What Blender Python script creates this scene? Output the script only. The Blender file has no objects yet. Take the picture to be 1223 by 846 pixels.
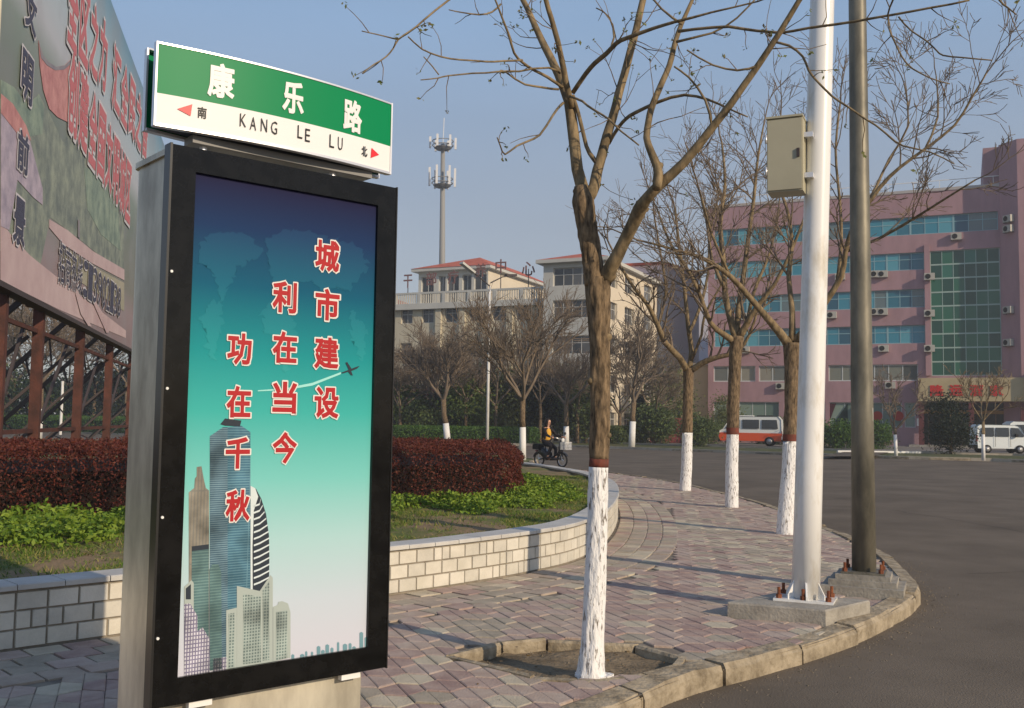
import bpy, math, random
import numpy as np
from mathutils import Vector, Matrix, noise
from mathutils.geometry import tessellate_polygon

SC = bpy.context.scene
COL = SC.collection
# ---------------------------------------------------------------- camera
F = 1189.0; PIT = math.radians(3.95); ROL = math.radians(0.8); H = 1.5
c_, s_ = math.cos(ROL), math.sin(ROL)
fw = Vector((0, math.cos(PIT), math.sin(PIT))); up0 = Vector((0, -math.sin(PIT), math.cos(PIT))); rt0 = Vector((1, 0, 0))
rt = rt0 * c_ + up0 * s_; upv = -rt0 * s_ + up0 * c_
cam = bpy.data.cameras.new('camera'); camo = bpy.data.objects.new('camera', cam); COL.objects.link(camo)
cam.sensor_width = 36; cam.lens = 36 * F / 1223; cam.clip_start = 0.05; cam.clip_end = 6000
m = Matrix((rt, upv, -fw)).transposed().to_4x4(); m.translation = (0, 0, H); camo.matrix_world = m
SC.camera = camo
# ---------------------------------------------------------------- light
SUN_EL = math.radians(23); SUN_AZ = math.atan2(0.715, -0.70)
w = bpy.data.worlds.new('World'); SC.world = w; w.use_nodes = True
nt = w.node_tree; bg = nt.nodes['Background']
sky = nt.nodes.new('ShaderNodeTexSky'); sky.sky_type = 'NISHITA'; sky.sun_disc = False
sky.sun_elevation = SUN_EL; sky.sun_rotation = SUN_AZ; sky.altitude = 50
sky.air_density = 1.0; sky.dust_density = 0.8; sky.ozone_density = 2.0
geo = nt.nodes.new('ShaderNodeTexCoord'); sx = nt.nodes.new('ShaderNodeSeparateXYZ'); nt.links.new(geo.outputs['Generated'], sx.inputs[0])
hz = nt.nodes.new('ShaderNodeValToRGB'); nt.links.new(sx.outputs['Z'], hz.inputs[0])   # pale spring haze, the same all round
cr_ = hz.color_ramp; cr_.elements[0].position = 0.0; cr_.elements[0].color = (4.2, 3.95, 4.1, 1); cr_.elements[1].position = 1.0; cr_.elements[1].color = (1.1, 1.8, 3.6, 1)
for p_, c4 in ((0.1, (4.4, 4.4, 4.7, 1)), (0.2, (3.9, 4.3, 5.0, 1)), (0.38, (3.2, 4.7, 6.9, 1))): el_ = cr_.elements.new(p_); el_.color = c4
mxs = nt.nodes.new('ShaderNodeMix'); mxs.data_type = 'RGBA'; mxs.inputs['Factor'].default_value = 0.7
nt.links.new(sky.outputs[0], mxs.inputs['A']); nt.links.new(hz.outputs[0], mxs.inputs['B'])
cn = nt.nodes.new('ShaderNodeTexNoise'); cn.inputs['Scale'].default_value = 1.6; cn.inputs['Detail'].default_value = 6; cm = nt.nodes.new('ShaderNodeMapping'); cm.inputs['Scale'].default_value = (1, 1, 5)
nt.links.new(geo.outputs['Generated'], cm.inputs[0]); nt.links.new(cm.outputs[0], cn.inputs['Vector']); cr2 = nt.nodes.new('ShaderNodeMapRange'); cr2.inputs[1].default_value = .3; cr2.inputs[2].default_value = .7; cr2.inputs[3].default_value = .955; cr2.inputs[4].default_value = 1.045
nt.links.new(cn.outputs['Fac'], cr2.inputs[0]); cs2 = nt.nodes.new('ShaderNodeVectorMath'); cs2.operation = 'SCALE'; nt.links.new(mxs.outputs['Result'], cs2.inputs[0]); nt.links.new(cr2.outputs[0], cs2.inputs['Scale'])
nt.links.new(cs2.outputs[0], bg.inputs[0]); bg.inputs[1].default_value = 0.105
sl = bpy.data.lights.new('sun', 'SUN'); sl.energy = 3.8; sl.angle = math.radians(0.55); sl.color = (1.0, 0.81, 0.58)
so = bpy.data.objects.new('sun', sl); COL.objects.link(so)
sd = Vector((math.sin(SUN_AZ) * math.cos(SUN_EL), math.cos(SUN_AZ) * math.cos(SUN_EL), math.sin(SUN_EL)))
so.rotation_euler = sd.to_track_quat('Z', 'Y').to_euler(); so.location = (30, -30, 40)
SC.view_settings.view_transform = 'Standard'; SC.view_settings.look = 'None'; SC.view_settings.exposure = 0.0
SC.view_settings.gamma = 1

# ---------------------------------------------------------------- pixel -> place helpers (build-time measuring only)
def ray(px, py):
    u = px - 611.5; v = 423 - py
    d = rt * u + upv * v + fw * F
    return Vector((d.x / d.y, 1.0, d.z / d.y))
def G(px, py, z=0.0):
    r = ray(px, py); t = (z - H) / r.z
    return (r.x * t, t)
def at(px, py, Y):
    r = ray(px, py); return Vector((r.x * Y, Y, H + r.z * Y))
class Frame:
    def __init__(s, O, e):
        l = math.hypot(*e); s.O = O; s.e = (e[0] / l, e[1] / l); s.n = (s.e[1], -s.e[0]); s.a = math.atan2(s.e[1], s.e[0])
    def hit(s, px, py, d=0.0):
        r = ray(px, py)
        t = (s.O[0] * s.n[0] + s.O[1] * s.n[1] + d) / (r.x * s.n[0] + r.y * s.n[1])
        x, y, z = r.x * t, r.y * t, H + r.z * t
        return ((x - s.O[0]) * s.e[0] + (y - s.O[1]) * s.e[1], z)
    def P(s, a, d=0.0, z=0.0):
        return Vector((s.O[0] + s.e[0] * a + s.n[0] * d, s.O[1] + s.e[1] * a + s.n[1] * d, z))

# ---------------------------------------------------------------- materials
MATS = {}
def mat(name, col, rough=0.8, col2=None, scale=6.0, stretch=(1, 1, 1), bump=0.0, bscale=None, metal=0.0, spec=0.3, detail=6, ramp=(0.35, 0.65), coords='Object', coat=0.0, island=None, trans=0.0):
    if name in MATS: return MATS[name]
    gn = lambda c: tuple(min(.82, v * (1.95 if name.startswith('print_') else 1.24)) for v in c) if max(c) > .03 else c
    col = gn(col); col2 = gn(col2) if col2 is not None else None; island = [gn(c) for c in island] if island else None
    m = bpy.data.materials.new(name); m.use_nodes = True; n = m.node_tree; L = n.links
    b = n.nodes['Principled BSDF']; b.inputs['Roughness'].default_value = rough; b.inputs['Metallic'].default_value = metal
    b.inputs['Specular IOR Level'].default_value = spec; b.inputs['Base Color'].default_value = (*col, 1)
    if coat: b.inputs['Coat Weight'].default_value = coat; b.inputs['Coat Roughness'].default_value = 0.08
    if trans: b.inputs['Subsurface Weight'].default_value = 0
    if coords == 'World':
        tc = n.nodes.new('ShaderNodeNewGeometry').outputs['Position']
    else:
        tc = n.nodes.new('ShaderNodeTexCoord').outputs[coords]
    mp = n.nodes.new('ShaderNodeMapping'); mp.inputs['Scale'].default_value = stretch; L.new(tc, mp.inputs[0])
    out = None
    if col2 is not None:
        t = n.nodes.new('ShaderNodeTexNoise'); t.inputs['Scale'].default_value = scale; t.inputs['Detail'].default_value = detail
        t.inputs['Roughness'].default_value = 0.65; L.new(mp.outputs[0], t.inputs['Vector'])
        r = n.nodes.new('ShaderNodeValToRGB'); r.color_ramp.elements[0].position = ramp[0]; r.color_ramp.elements[1].position = ramp[1]
        r.color_ramp.elements[0].color = (*col, 1); r.color_ramp.elements[1].color = (*col2, 1)
        L.new(t.outputs['Fac'], r.inputs[0]); out = r.outputs[0]
    if island:
        g = n.nodes.new('ShaderNodeNewGeometry'); r2 = n.nodes.new('ShaderNodeValToRGB')
        k = len(island); cr = r2.color_ramp
        while len(cr.elements) < k: cr.elements.new(0.5)
        for i, ccol in enumerate(island):
            cr.elements[i].position = i / max(1, k - 1); cr.elements[i].color = (*ccol, 1)
        L.new(g.outputs['Random Per Island'], r2.inputs[0])
        if out is not None:
            mx = n.nodes.new('ShaderNodeMix'); mx.data_type = 'RGBA'; mx.inputs['Factor'].default_value = 0.5
            L.new(out, mx.inputs['A']); L.new(r2.outputs[0], mx.inputs['B']); out = mx.outputs['Result']
        else: out = r2.outputs[0]
    if out is not None: L.new(out, b.inputs['Base Color'])
    if bump:
        t2 = n.nodes.new('ShaderNodeTexNoise'); t2.inputs['Scale'].default_value = bscale or scale * 4; t2.inputs['Detail'].default_value = 8
        L.new(mp.outputs[0], t2.inputs['Vector'])
        bp = n.nodes.new('ShaderNodeBump'); bp.inputs['Strength'].default_value = bump; bp.inputs['Distance'].default_value = 0.02
        L.new(t2.outputs['Fac'], bp.inputs['Height']); L.new(bp.outputs[0], b.inputs['Normal'])
    MATS[name] = m; return m
def leafmat(name, cols, rough=0.6):
    """leaf surface: diffuse plus some light passing through, colour differs leaf by leaf"""
    m = mat(name, cols[0], rough, island=cols)
    n = m.node_tree; L = n.links; b = n.nodes['Principled BSDF']; o = n.nodes['Material Output']
    t = n.nodes.new('ShaderNodeBsdfTranslucent'); mx = n.nodes.new('ShaderNodeMixShader'); mx.inputs[0].default_value = 0.25
    src = b.inputs['Base Color'].links[0].from_socket; L.new(src, t.inputs[0])
    L.new(b.outputs[0], mx.inputs[1]); L.new(t.outputs[0], mx.inputs[2]); L.new(mx.outputs[0], o.inputs[0])
    return m
def gradmat(name, stops, axis='Z', z0=0, z1=1, rough=0.4, coat=0.0, nscale=0, namt=0.0, ncol=(0, 0, 0)):
    m = bpy.data.materials.new(name); m.use_nodes = True; n = m.node_tree; L = n.links
    b = n.nodes['Principled BSDF']; b.inputs['Roughness'].default_value = rough; b.inputs['Specular IOR Level'].default_value = .12
    if coat: b.inputs['Coat Weight'].default_value = coat; b.inputs['Coat Roughness'].default_value = 0.05
    tc = n.nodes.new('ShaderNodeTexCoord'); sx = n.nodes.new('ShaderNodeSeparateXYZ'); L.new(tc.outputs['Object'], sx.inputs[0])
    mr = n.nodes.new('ShaderNodeMapRange'); mr.inputs[1].default_value = z0; mr.inputs[2].default_value = z1; L.new(sx.outputs[axis], mr.inputs[0])
    r = n.nodes.new('ShaderNodeValToRGB'); cr = r.color_ramp
    while len(cr.elements) < len(stops): cr.elements.new(0.5)
    for i, (p, c) in enumerate(stops): cr.elements[i].position = p; cr.elements[i].color = (*c, 1)
    L.new(mr.outputs[0], r.inputs[0]); out = r.outputs[0]
    if nscale:
        t = n.nodes.new('ShaderNodeTexNoise'); t.inputs['Scale'].default_value = nscale; t.inputs['Detail'].default_value = 5; L.new(tc.outputs['Object'], t.inputs['Vector'])
        r2 = n.nodes.new('ShaderNodeValToRGB'); r2.color_ramp.elements[0].position = .45; r2.color_ramp.elements[1].position = .62
        r2.color_ramp.elements[0].color = (0, 0, 0, 1); r2.color_ramp.elements[1].color = (namt, namt, namt, 1)
        L.new(t.outputs['Fac'], r2.inputs[0])
        mx = n.nodes.new('ShaderNodeMix'); mx.data_type = 'RGBA'; L.new(r2.outputs[0], mx.inputs['Factor']); L.new(out, mx.inputs['A']); mx.inputs['B'].default_value = (*ncol, 1)
        out = mx.outputs['Result']
    L.new(out, b.inputs['Base Color']); MATS[name] = m; return m

# ---------------------------------------------------------------- mesh helpers
def link(o, parent=None, loc=None, rz=None):
    COL.objects.link(o)
    if parent is not None: o.parent = parent
    if loc is not None: o.location = loc
    if rz is not None: o.rotation_euler[2] = rz
    return o
def tag(o, label=None, cat=None, group=None, kind=None):
    if label: o['label'] = label
    if cat: o['category'] = cat
    if group: o['group'] = group
    if kind: o['kind'] = kind
    return o
def thing(name, label, cat, loc=(0, 0, 0), rz=0.0, group=None):
    o = bpy.data.objects.new(name, None); o.empty_display_size = 0.2
    link(o, None, loc, rz); return tag(o, label, cat, group)
def copy_tree(o, loc=None, rz=None, label=None, parent=None):
    c = o.copy(); COL.objects.link(c)
    if parent is not None: c.parent = parent
    if loc is not None: c.location = loc
    if rz is not None: c.rotation_euler[2] = rz
    if label: c['label'] = label
    for ch in list(o.children): copy_tree(ch, parent=c)
    return c
class MB:
    def __init__(s, smooth=False): s.v = []; s.f = []; s.mi = []; s.smooth = smooth; s.k = 0
    def face(s, pts):
        b = len(s.v); s.v += [tuple(p) for p in pts]; s.f.append(tuple(range(b, b + len(pts)))); s.mi.append(s.k)
    def box(s, x0, x1, y0, y1, z0, z1, ch=0.0):
        b = len(s.v)
        if ch:
            c = ch
            s.v += [(x0, y0, z0), (x1, y0, z0), (x1, y1, z0), (x0, y1, z0), (x0, y0, z1 - c), (x1, y0, z1 - c), (x1, y1, z1 - c), (x0, y1, z1 - c),
                    (x0 + c, y0 + c, z1), (x1 - c, y0 + c, z1), (x1 - c, y1 - c, z1), (x0 + c, y1 - c, z1)]
            fs = [(3, 2, 1, 0), (0, 1, 5, 4), (1, 2, 6, 5), (2, 3, 7, 6), (3, 0, 4, 7), (4, 5, 9, 8), (5, 6, 10, 9), (6, 7, 11, 10), (7, 4, 8, 11), (8, 9, 10, 11)]
        else:
            s.v += [(x0, y0, z0), (x1, y0, z0), (x1, y1, z0), (x0, y1, z0), (x0, y0, z1), (x1, y0, z1), (x1, y1, z1), (x0, y1, z1)]
            fs = [(3, 2, 1, 0), (0, 1, 5, 4), (1, 2, 6, 5), (2, 3, 7, 6), (3, 0, 4, 7), (4, 5, 6, 7)]
        for f in fs: s.f.append(tuple(b + i for i in f)); s.mi.append(s.k)
        return s
    def prism(s, poly, z0, z1):
        """poly: list of xy, extruded z0..z1"""
        n = len(poly); b = len(s.v); s.v += [(x, y, z0) for x, y in poly] + [(x, y, z1) for x, y in poly]
        for i in range(n):
            j = (i + 1) % n; s.f.append((b + i, b + j, b + n + j, b + n + i)); s.mi.append(s.k)
        for t in tessellate_polygon([[Vector((x, y, 0)) for x, y in poly]]):
            s.f.append(tuple(b + n + i for i in t)); s.mi.append(s.k); s.f.append(tuple(b + i for i in reversed(t))); s.mi.append(s.k)
        return s
    def sprism(s, poly, y0, y1):
        """poly in (x,z), extruded along y"""
        n = len(poly); b = len(s.v); s.v += [(x, y0, z) for x, z in poly] + [(x, y1, z) for x, z in poly]
        for i in range(n):
            j = (i + 1) % n; s.f.append((b + i, b + j, b + n + j, b + n + i)); s.mi.append(s.k)
        for t in tessellate_polygon([[Vector((x, z, 0)) for x, z in poly]]):
            s.f.append(tuple(b + i for i in t)); s.mi.append(s.k); s.f.append(tuple(b + n + i for i in reversed(t))); s.mi.append(s.k)
        return s
    def tube(s, pts, rad, n=8, cap=True):
        pts = [Vector(p) for p in pts]; k = len(pts)
        if not hasattr(rad, '__len__'): rad = [rad] * k
        b = len(s.v); ref = None
        for i, p in enumerate(pts):
            d = (pts[min(i + 1, k - 1)] - pts[max(i - 1, 0)])
            d = d.normalized() if d.length > 1e-9 else Vector((0, 0, 1))
            if ref is None: ref = Vector((1, 0, 0)) if abs(d.x) < 0.8 else Vector((0, 1, 0))
            a = (ref - d * ref.dot(d)).normalized(); c = d.cross(a); ref = a
            for j in range(n):
                t = 2 * math.pi * j / n; q = p + (a * math.cos(t) + c * math.sin(t)) * rad[i]; s.v.append((q.x, q.y, q.z))
        for i in range(k - 1):
            for j in range(n):
                j2 = (j + 1) % n; s.f.append((b + i * n + j, b + i * n + j2, b + (i + 1) * n + j2, b + (i + 1) * n + j)); s.mi.append(s.k)
        if cap:
            s.f.append(tuple(b + j for j in reversed(range(n)))); s.mi.append(s.k)
            s.f.append(tuple(b + (k - 1) * n + j for j in range(n))); s.mi.append(s.k)
        return s
    def bar(s, p, q, w, h=None):
        """rectangular bar between two points"""
        p, q = Vector(p), Vector(q); h = h or w; d = (q - p).normalized(); ref = Vector((0, 0, 1)) if abs(d.z) < 0.9 else Vector((0, 1, 0))
        a = d.cross(ref).normalized() * w / 2; c = d.cross(a).normalized() * h / 2; b = len(s.v)
        for o in (p, q):
            for u, v in ((-1, -1), (1, -1), (1, 1), (-1, 1)): s.v.append(tuple(o + a * u + c * v))
        for f in ((3, 2, 1, 0), (4, 5, 6, 7), (0, 1, 5, 4), (1, 2, 6, 5), (2, 3, 7, 6), (3, 0, 4, 7)): s.f.append(tuple(b + i for i in f)); s.mi.append(s.k)
        return s
    def loft(s, rings, cap=True):
        n = len(rings[0]); b = len(s.v)
        for r in rings: s.v += [tuple(p) for p in r]
        for i in range(len(rings) - 1):
            for j in range(n):
                j2 = (j + 1) % n; s.f.append((b + i * n + j, b + i * n + j2, b + (i + 1) * n + j2, b + (i + 1) * n + j)); s.mi.append(s.k)
        if cap:
            s.f.append(tuple(b + j for j in reversed(range(n)))); s.mi.append(s.k); s.f.append(tuple(b + (len(rings) - 1) * n + j for j in range(n))); s.mi.append(s.k)
        return s
    def mesh(s, name, mats):
        me = bpy.data.meshes.new(name); me.from_pydata(s.v, [], s.f)
        if not isinstance(mats, (list, tuple)): mats = [mats]
        for x in mats: me.materials.append(x)
        if len(mats) > 1: me.polygons.foreach_set('material_index', s.mi)
        if s.smooth: me.polygons.foreach_set('use_smooth', [True] * len(me.polygons))
        me.update(); return me
    def build(s, name, mats, parent=None, loc=None, rz=None):
        return link(bpy.data.objects.new(name, s.mesh(name, mats)), parent, loc, rz)
def fast_quads(name, V, mats, parent=None, smooth=False, npf=4):
    """V: (N,npf,3) array -> one mesh of N faces"""
    N = V.shape[0]; me = bpy.data.meshes.new(name); me.vertices.add(N * npf); me.vertices.foreach_set('co', V.reshape(-1).astype(np.float32))
    me.loops.add(N * npf); me.loops.foreach_set('vertex_index', np.arange(N * npf, dtype=np.int32))
    me.polygons.add(N); me.polygons.foreach_set('loop_start', np.arange(0, N * npf, npf, dtype=np.int32)); me.polygons.foreach_set('loop_total', np.full(N, npf, dtype=np.int32))
    me.materials.append(mats); me.update(calc_edges=True)
    return link(bpy.data.objects.new(name, me), parent)
def leaves(P, size, seed, flat=0.0):
    """leaf quads (diamond shaped) at points P (N,3)"""
    r = np.random.default_rng(seed); N = len(P)
    a = r.normal(size=(N, 3)); a[:, 2] *= (1 - flat); a /= np.linalg.norm(a, axis=1)[:, None]
    b = r.normal(size=(N, 3)); b[:, 2] *= (1 - flat); b -= a * (a * b).sum(1)[:, None]; b /= np.linalg.norm(b, axis=1)[:, None]
    s = size * r.uniform(0.6, 1.3, size=(N, 1))
    return np.stack([P - a * s, P + b * s * 0.5, P + a * s, P - b * s * 0.5], 1)
def catmull(pts, step=0.25):
    out = []; P = [Vector((*p, 0)) if len(p) == 2 else Vector(p) for p in pts]
    for i in range(len(P) - 1):
        p0 = P[max(i - 1, 0)]; p1 = P[i]; p2 = P[i + 1]; p3 = P[min(i + 2, len(P) - 1)]
        n = max(2, int((p2 - p1).length / step))
        for k in range(n):
            t = k / n; out.append(0.5 * ((2 * p1) + (p2 - p0) * t + (2 * p0 - 5 * p1 + 4 * p2 - p3) * t * t + (3 * p1 - 3 * p2 + p3 - p0) * t ** 3))
    out.append(P[-1]); return out
def resample(pts, step):
    out = [pts[0].copy()]; acc = 0
    for a, b in zip(pts, pts[1:]):
        L = (b - a).length; t = step - acc
        while t <= L: out.append(a + (b - a) * (t / L)); t += step
        acc = (acc + L) % step if L + acc >= step else acc + L
    return out
def offset(pts, d):
    """shift polyline to its left by d"""
    o = []
    for i, p in enumerate(pts):
        t = (pts[min(i + 1, len(pts) - 1)] - pts[max(i - 1, 0)]).normalized(); o.append(p + Vector((-t.y, t.x, 0)) * d)
    return o
def inside(x, y, poly):
    c = False; j = len(poly) - 1
    for i in range(len(poly)):
        xi, yi = poly[i][0], poly[i][1]; xj, yj = poly[j][0], poly[j][1]
        if (yi > y) != (yj > y) and x < (xj - xi) * (y - yi) / (yj - yi) + xi: c = not c
        j = i
    return c
def inside_np(X, Y, poly):
    c = np.zeros(len(X), bool); j = len(poly) - 1
    for i in range(len(poly)):
        xi, yi = poly[i][0], poly[i][1]; xj, yj = poly[j][0], poly[j][1]
        if yi != yj:
            k = ((yi > Y) != (yj > Y)) & (X < (xj - xi) * (Y - yi) / (yj - yi) + xi); c ^= k
        j = i
    return c
def sheet(name, loops, z, mats, kind='structure', parent=None):
    V = [Vector((p[0], p[1], z)) for l in loops for p in l]
    T = tessellate_polygon([[Vector((p[0], p[1], 0)) for p in l] for l in loops])
    fs = []
    for t in T:
        a, b, c = (V[i] for i in t); fs.append(t if (b - a).cross(c - a).z > 0 else tuple(reversed(t)))
    me = bpy.data.meshes.new(name); me.from_pydata([tuple(v) for v in V], [], fs); me.materials.append(mats); me.update()
    o = link(bpy.data.objects.new(name, me), parent)
    if kind: o['kind'] = kind
    return o
TEXTS = {}
def glyph(s, off=0.02, ext=0.0):
    """flat mesh of one piece of writing, centred, 1 unit high and 1 unit wide; off thickens the strokes"""
    k = (s, off, ext)
    if k in TEXTS: return TEXTS[k]
    cu = bpy.data.curves.new('t', 'FONT'); cu.body = s; cu.resolution_u = 2; cu.extrude = 0
    o = bpy.data.objects.new('t', cu); COL.objects.link(o)
    me = bpy.data.meshes.new_from_object(o.evaluated_get(bpy.context.evaluated_depsgraph_get()))
    bpy.data.objects.remove(o); bpy.data.curves.remove(cu)
    P = [Vector((v.co.x, v.co.y)) for v in me.vertices]; fs = [tuple(p.vertices) for p in me.polygons]; bpy.data.meshes.remove(me)
    L = [0.0] * len(P)
    if off > 0:
        ed = {}
        for f in fs:
            for i in range(len(f)): e = (f[i], f[(i + 1) % len(f)]); q = (round(P[e[0]].x, 4), round(P[e[0]].y, 4), round(P[e[1]].x, 4), round(P[e[1]].y, 4)); ed[q] = 1
        n0 = 0
        for (ax, ay, bx_, by_) in list(ed):
            if (bx_, by_, ax, ay) in ed: continue
            A, B = Vector((ax, ay)), Vector((bx_, by_)); d = B - A
            if d.length < 1e-4: continue
            d.normalize(); nn = Vector((d.y, -d.x)) * off; A2 = A - d * off * .75; B2 = B + d * off * .75; n0 += 1; b = len(P)
            P += [A2 - nn * .3, B2 - nn * .3, B2 + nn, A2 + nn]; L += [0.00012 + 0.00006 * (n0 % 9)] * 4; fs.append((b, b + 3, b + 2, b + 1))
    co = np.array([(p.x, p.y) for p in P]); lo, hi = co.min(0), co.max(0)
    vs = [((x - (lo[0] + hi[0]) / 2) / (hi[0] - lo[0]), (y - (lo[1] + hi[1]) / 2) / (hi[1] - lo[1]), l) for (x, y), l in zip(co, L)]
    TEXTS[k] = (vs, fs); return TEXTS[k]
def letter(name, s, x, y, z, w, h, material, parent, off=0.02, rz=0.0, skew=0.0, thick=0.0):
    """letters standing upright in the local x-z plane, facing -y"""
    vs, fs = glyph(s, off); me = bpy.data.meshes.new(name)
    V = [(a * w + skew * b * h, l, b * h) for a, b, l in vs]; FF = list(fs)
    if thick:
        n = len(V); V += [(a, thick + l, b) for a, l, b in V]; FF += [tuple(n + i for i in reversed(f)) for f in fs]
        ed = {}
        for f in fs:
            for i in range(len(f)): ed[(f[i], f[(i + 1) % len(f)])] = 1
        for (a, b) in ed:
            if (b, a) not in ed: FF.append((b, a, n + a, n + b))
    me.from_pydata(V, [], FF); me.materials.append(material); me.update()
    o = link(bpy.data.objects.new(name, me), parent, (x, y, z), rz); return o
rng = random.Random(7)

# ================================================================ palette
M_asph = mat('asphalt', (0.082, 0.067, 0.050), 0.88, (0.155, 0.128, 0.098), 0.5, bump=0.45, bscale=90, coords='World', detail=12, ramp=(0.3, 0.72), spec=0.25)
M_joint = mat('joint_sand', (0.12, 0.10, 0.08), 0.95, (0.22, 0.19, 0.15), 5, coords='World')
M_kerb = mat('kerb_concrete', (0.12, 0.095, 0.062), 0.95, (0.32, 0.27, 0.195), 6, bump=1.0, bscale=22, ramp=(.3, .6), coords='World')
M_conc = mat('slab_concrete', (0.2, 0.185, 0.16), 0.92, (0.31, 0.29, 0.25), 6, bump=0.4, bscale=40, coords='World')
M_soil = mat('bare_soil', (0.10, 0.075, 0.045), 0.98, (0.22, 0.17, 0.11), 3.5, bump=1.0, bscale=30, coords='World')
M_lawn = mat('rough_lawn', (0.045, 0.085, 0.018), 0.95, (0.15, 0.13, 0.05), 1.1, bump=0.8, bscale=18, coords='World', ramp=(.42, .68))
M_earth = mat('far_earth', (0.10, 0.10, 0.06), 0.95, (0.17, 0.15, 0.10), 0.05, coords='World')
PINK = [mat('paver_rose_%d' % i, a, 0.9, b, 5, bump=0.35, bscale=70, coords='World') for i, (a, b) in enumerate([
    ((0.27, 0.19, 0.165), (0.37, 0.285, 0.24)), ((0.31, 0.235, 0.20), (0.40, 0.325, 0.275)), ((0.25, 0.17, 0.15), (0.35, 0.265, 0.225)), ((0.32, 0.24, 0.195), (0.39, 0.32, 0.265))])]
CREAM = [mat('paver_cream_%d' % i, a, 0.9, b, 5, bump=0.35, bscale=70, coords='World') for i, (a, b) in enumerate([
    ((0.36, 0.315, 0.235), (0.46, 0.405, 0.31)), ((0.25, 0.22, 0.17), (0.36, 0.31, 0.245)), ((0.28, 0.225, 0.18), (0.36, 0.30, 0.24))])]
M_steel = mat('brushed_steel', (0.24, 0.215, 0.17), 0.34, (0.64, 0.60, 0.49), 2.2, stretch=(1, 1, 0.35), metal=0.45, bump=0.04, bscale=60)
M_black = mat('black_frame_enamel', (0.004, 0.004, 0.004), 0.12, (0.010, 0.010, 0.010), 9, spec=0.25)
M_white = mat('white_paint', (0.72, 0.72, 0.70), 0.45, (0.62, 0.62, 0.59), 3, spec=0.5)
M_wash = None
M_dark = mat('dark_rubber', (0.015, 0.015, 0.015), 0.7)
M_glassd = mat('dark_window_glass', (0.03, 0.035, 0.04), 0.12, spec=0.6)

# ================================================================ ground
sheet('ground', [[(-3000, -1000), (3000, -1000), (3000, 4000), (-3000, 4000)]], -0.30, M_earth)
FAR_KERB = [(-160, 172), (-57, 108), (-22, 80), (-8.5, 72), (0.6, 71.6), (6.2, 67), (12.8, 60.5), (20.6, 53), (24.5, 51.2), (25.7, 49.6), (31, 44.5), (60, 25), (110, 0)]
sheet('road', [[(-200, -80), (200, -80), (200, -20)] + [(x + .3, y + .3) for x, y in reversed(FAR_KERB)] + [(-200, 150)]], -0.13, M_asph)

CURB = [(-7.5, -3.8), (-3.2, 1.3), (-1.2, 3.55), (0.36, 5.22), *[G(*p) for p in ((820, 806), (929, 778), (988, 761), (1037, 742), (1076, 722), (1098, 702))], (4.34, 11.2), (4.62, 12.6), (4.81, 15.33), (4.98, 19.08), (4.85, 22.15), (4.35, 26.8), (3.24, 30.9), (1.96, 33.8), (1.1, 36.3), (0.86, 39), (0.86, 43), (-3, 51), (-14, 59.5), (-34, 68), (-90, 82)]
curb = catmull(CURB, 0.25)
PLAN = [(-9, 0.9), (-6, 3.7), (-4.3, 5.45), (-3.22, 6.5), (-2.6, 7.1), (-1.8, 7.95), (-1.05, 8.75), (-0.5, 9.32), (0.2, 10.19), (0.76, 11.18), (1.26, 13.0), (1.72, 16.0), (1.98, 19.3), (1.86, 22), (1.4, 24.5), (0.6, 27.3), (-0.6, 29.4), (-3, 31.6), (-7, 33.5)]
plan = catmull(PLAN, 0.12)
near_curb = [p for p in curb if p.y < 34.5]
PIT = [(-0.34, 6.48), (-0.04, 6.85), (0.27, 7.0), (0.86, 6.9), (1.10, 6.58), (1.02, 6.36), (0.80, 6.14), (0.5, 5.98), (0.17, 6.04)]
pave_poly = [(p.x, p.y) for p in near_curb] + [(-4, 34), (-14, 30), (-16, -3.8)]
pavement = sheet('pavement', [pave_poly, PIT], -0.016, M_joint)
lawn_poly = [(p.x, p.y) for p in curb if p.y >= 34.0] + [(-95, 40), (-60, 5), (-14.2, 5), (-14.2, 34.2)]
sheet('lawn', [lawn_poly], -0.02, M_lawn)

# kerb: bed strip plus separate stones
kb = MB(); o1 = offset(curb, 0.13)
for i in range(len(curb) - 1):
    a, b, c, d = curb[i], curb[i + 1], o1[i + 1], o1[i]
    kb.face([(a.x, a.y, -0.3), (b.x, b.y, -0.3), (b.x, b.y, -0.03), (a.x, a.y, -0.03)])
    kb.face([(a.x, a.y, -0.03), (b.x, b.y, -0.03), (c.x, c.y, -0.03), (d.x, d.y, -0.03)])
kerb = kb.build('kerb', M_kerb); kerb['kind'] = 'structure'
st = resample(curb, 0.1); nst = 9; i = 0
while i + nst < len(st):
    seg = st[i:i + nst + 1]
    if seg[0].y > 70 or seg[0].x < -35: break
    b = MB(); dz = rng.uniform(-0.008, 0.01); g = 0.012
    A, B = seg[0], seg[-1]; t = (B - A).normalized(); seg = [seg[0] + t * g] + seg[1:-1] + [seg[-1] - t * g]
    no = Vector((-t.y, t.x, 0)); rings = []
    for q in seg[::2] if len(seg) % 2 else seg[::3] + [seg[-1]]:
        j1, j2, j3 = rng.uniform(-.012, .010), rng.uniform(-.010, .014), rng.uniform(-.016, .004)
        rings.append([q + no * (-0.012 + j1) + Vector((0, 0, -0.26)), q + no * (-0.012 + j1) + Vector((0, 0, -0.03 + dz + j3)), q + no * (0.012 + j2) + Vector((0, 0, 0.008 + dz + j3)),
                      q + no * 0.15 + Vector((0, 0, 0.012 + dz)), q + no * 0.15 + Vector((0, 0, -0.1))])
    b.loft(rings); b.build('kerb_stone', M_kerb, kerb); i += nst

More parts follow.
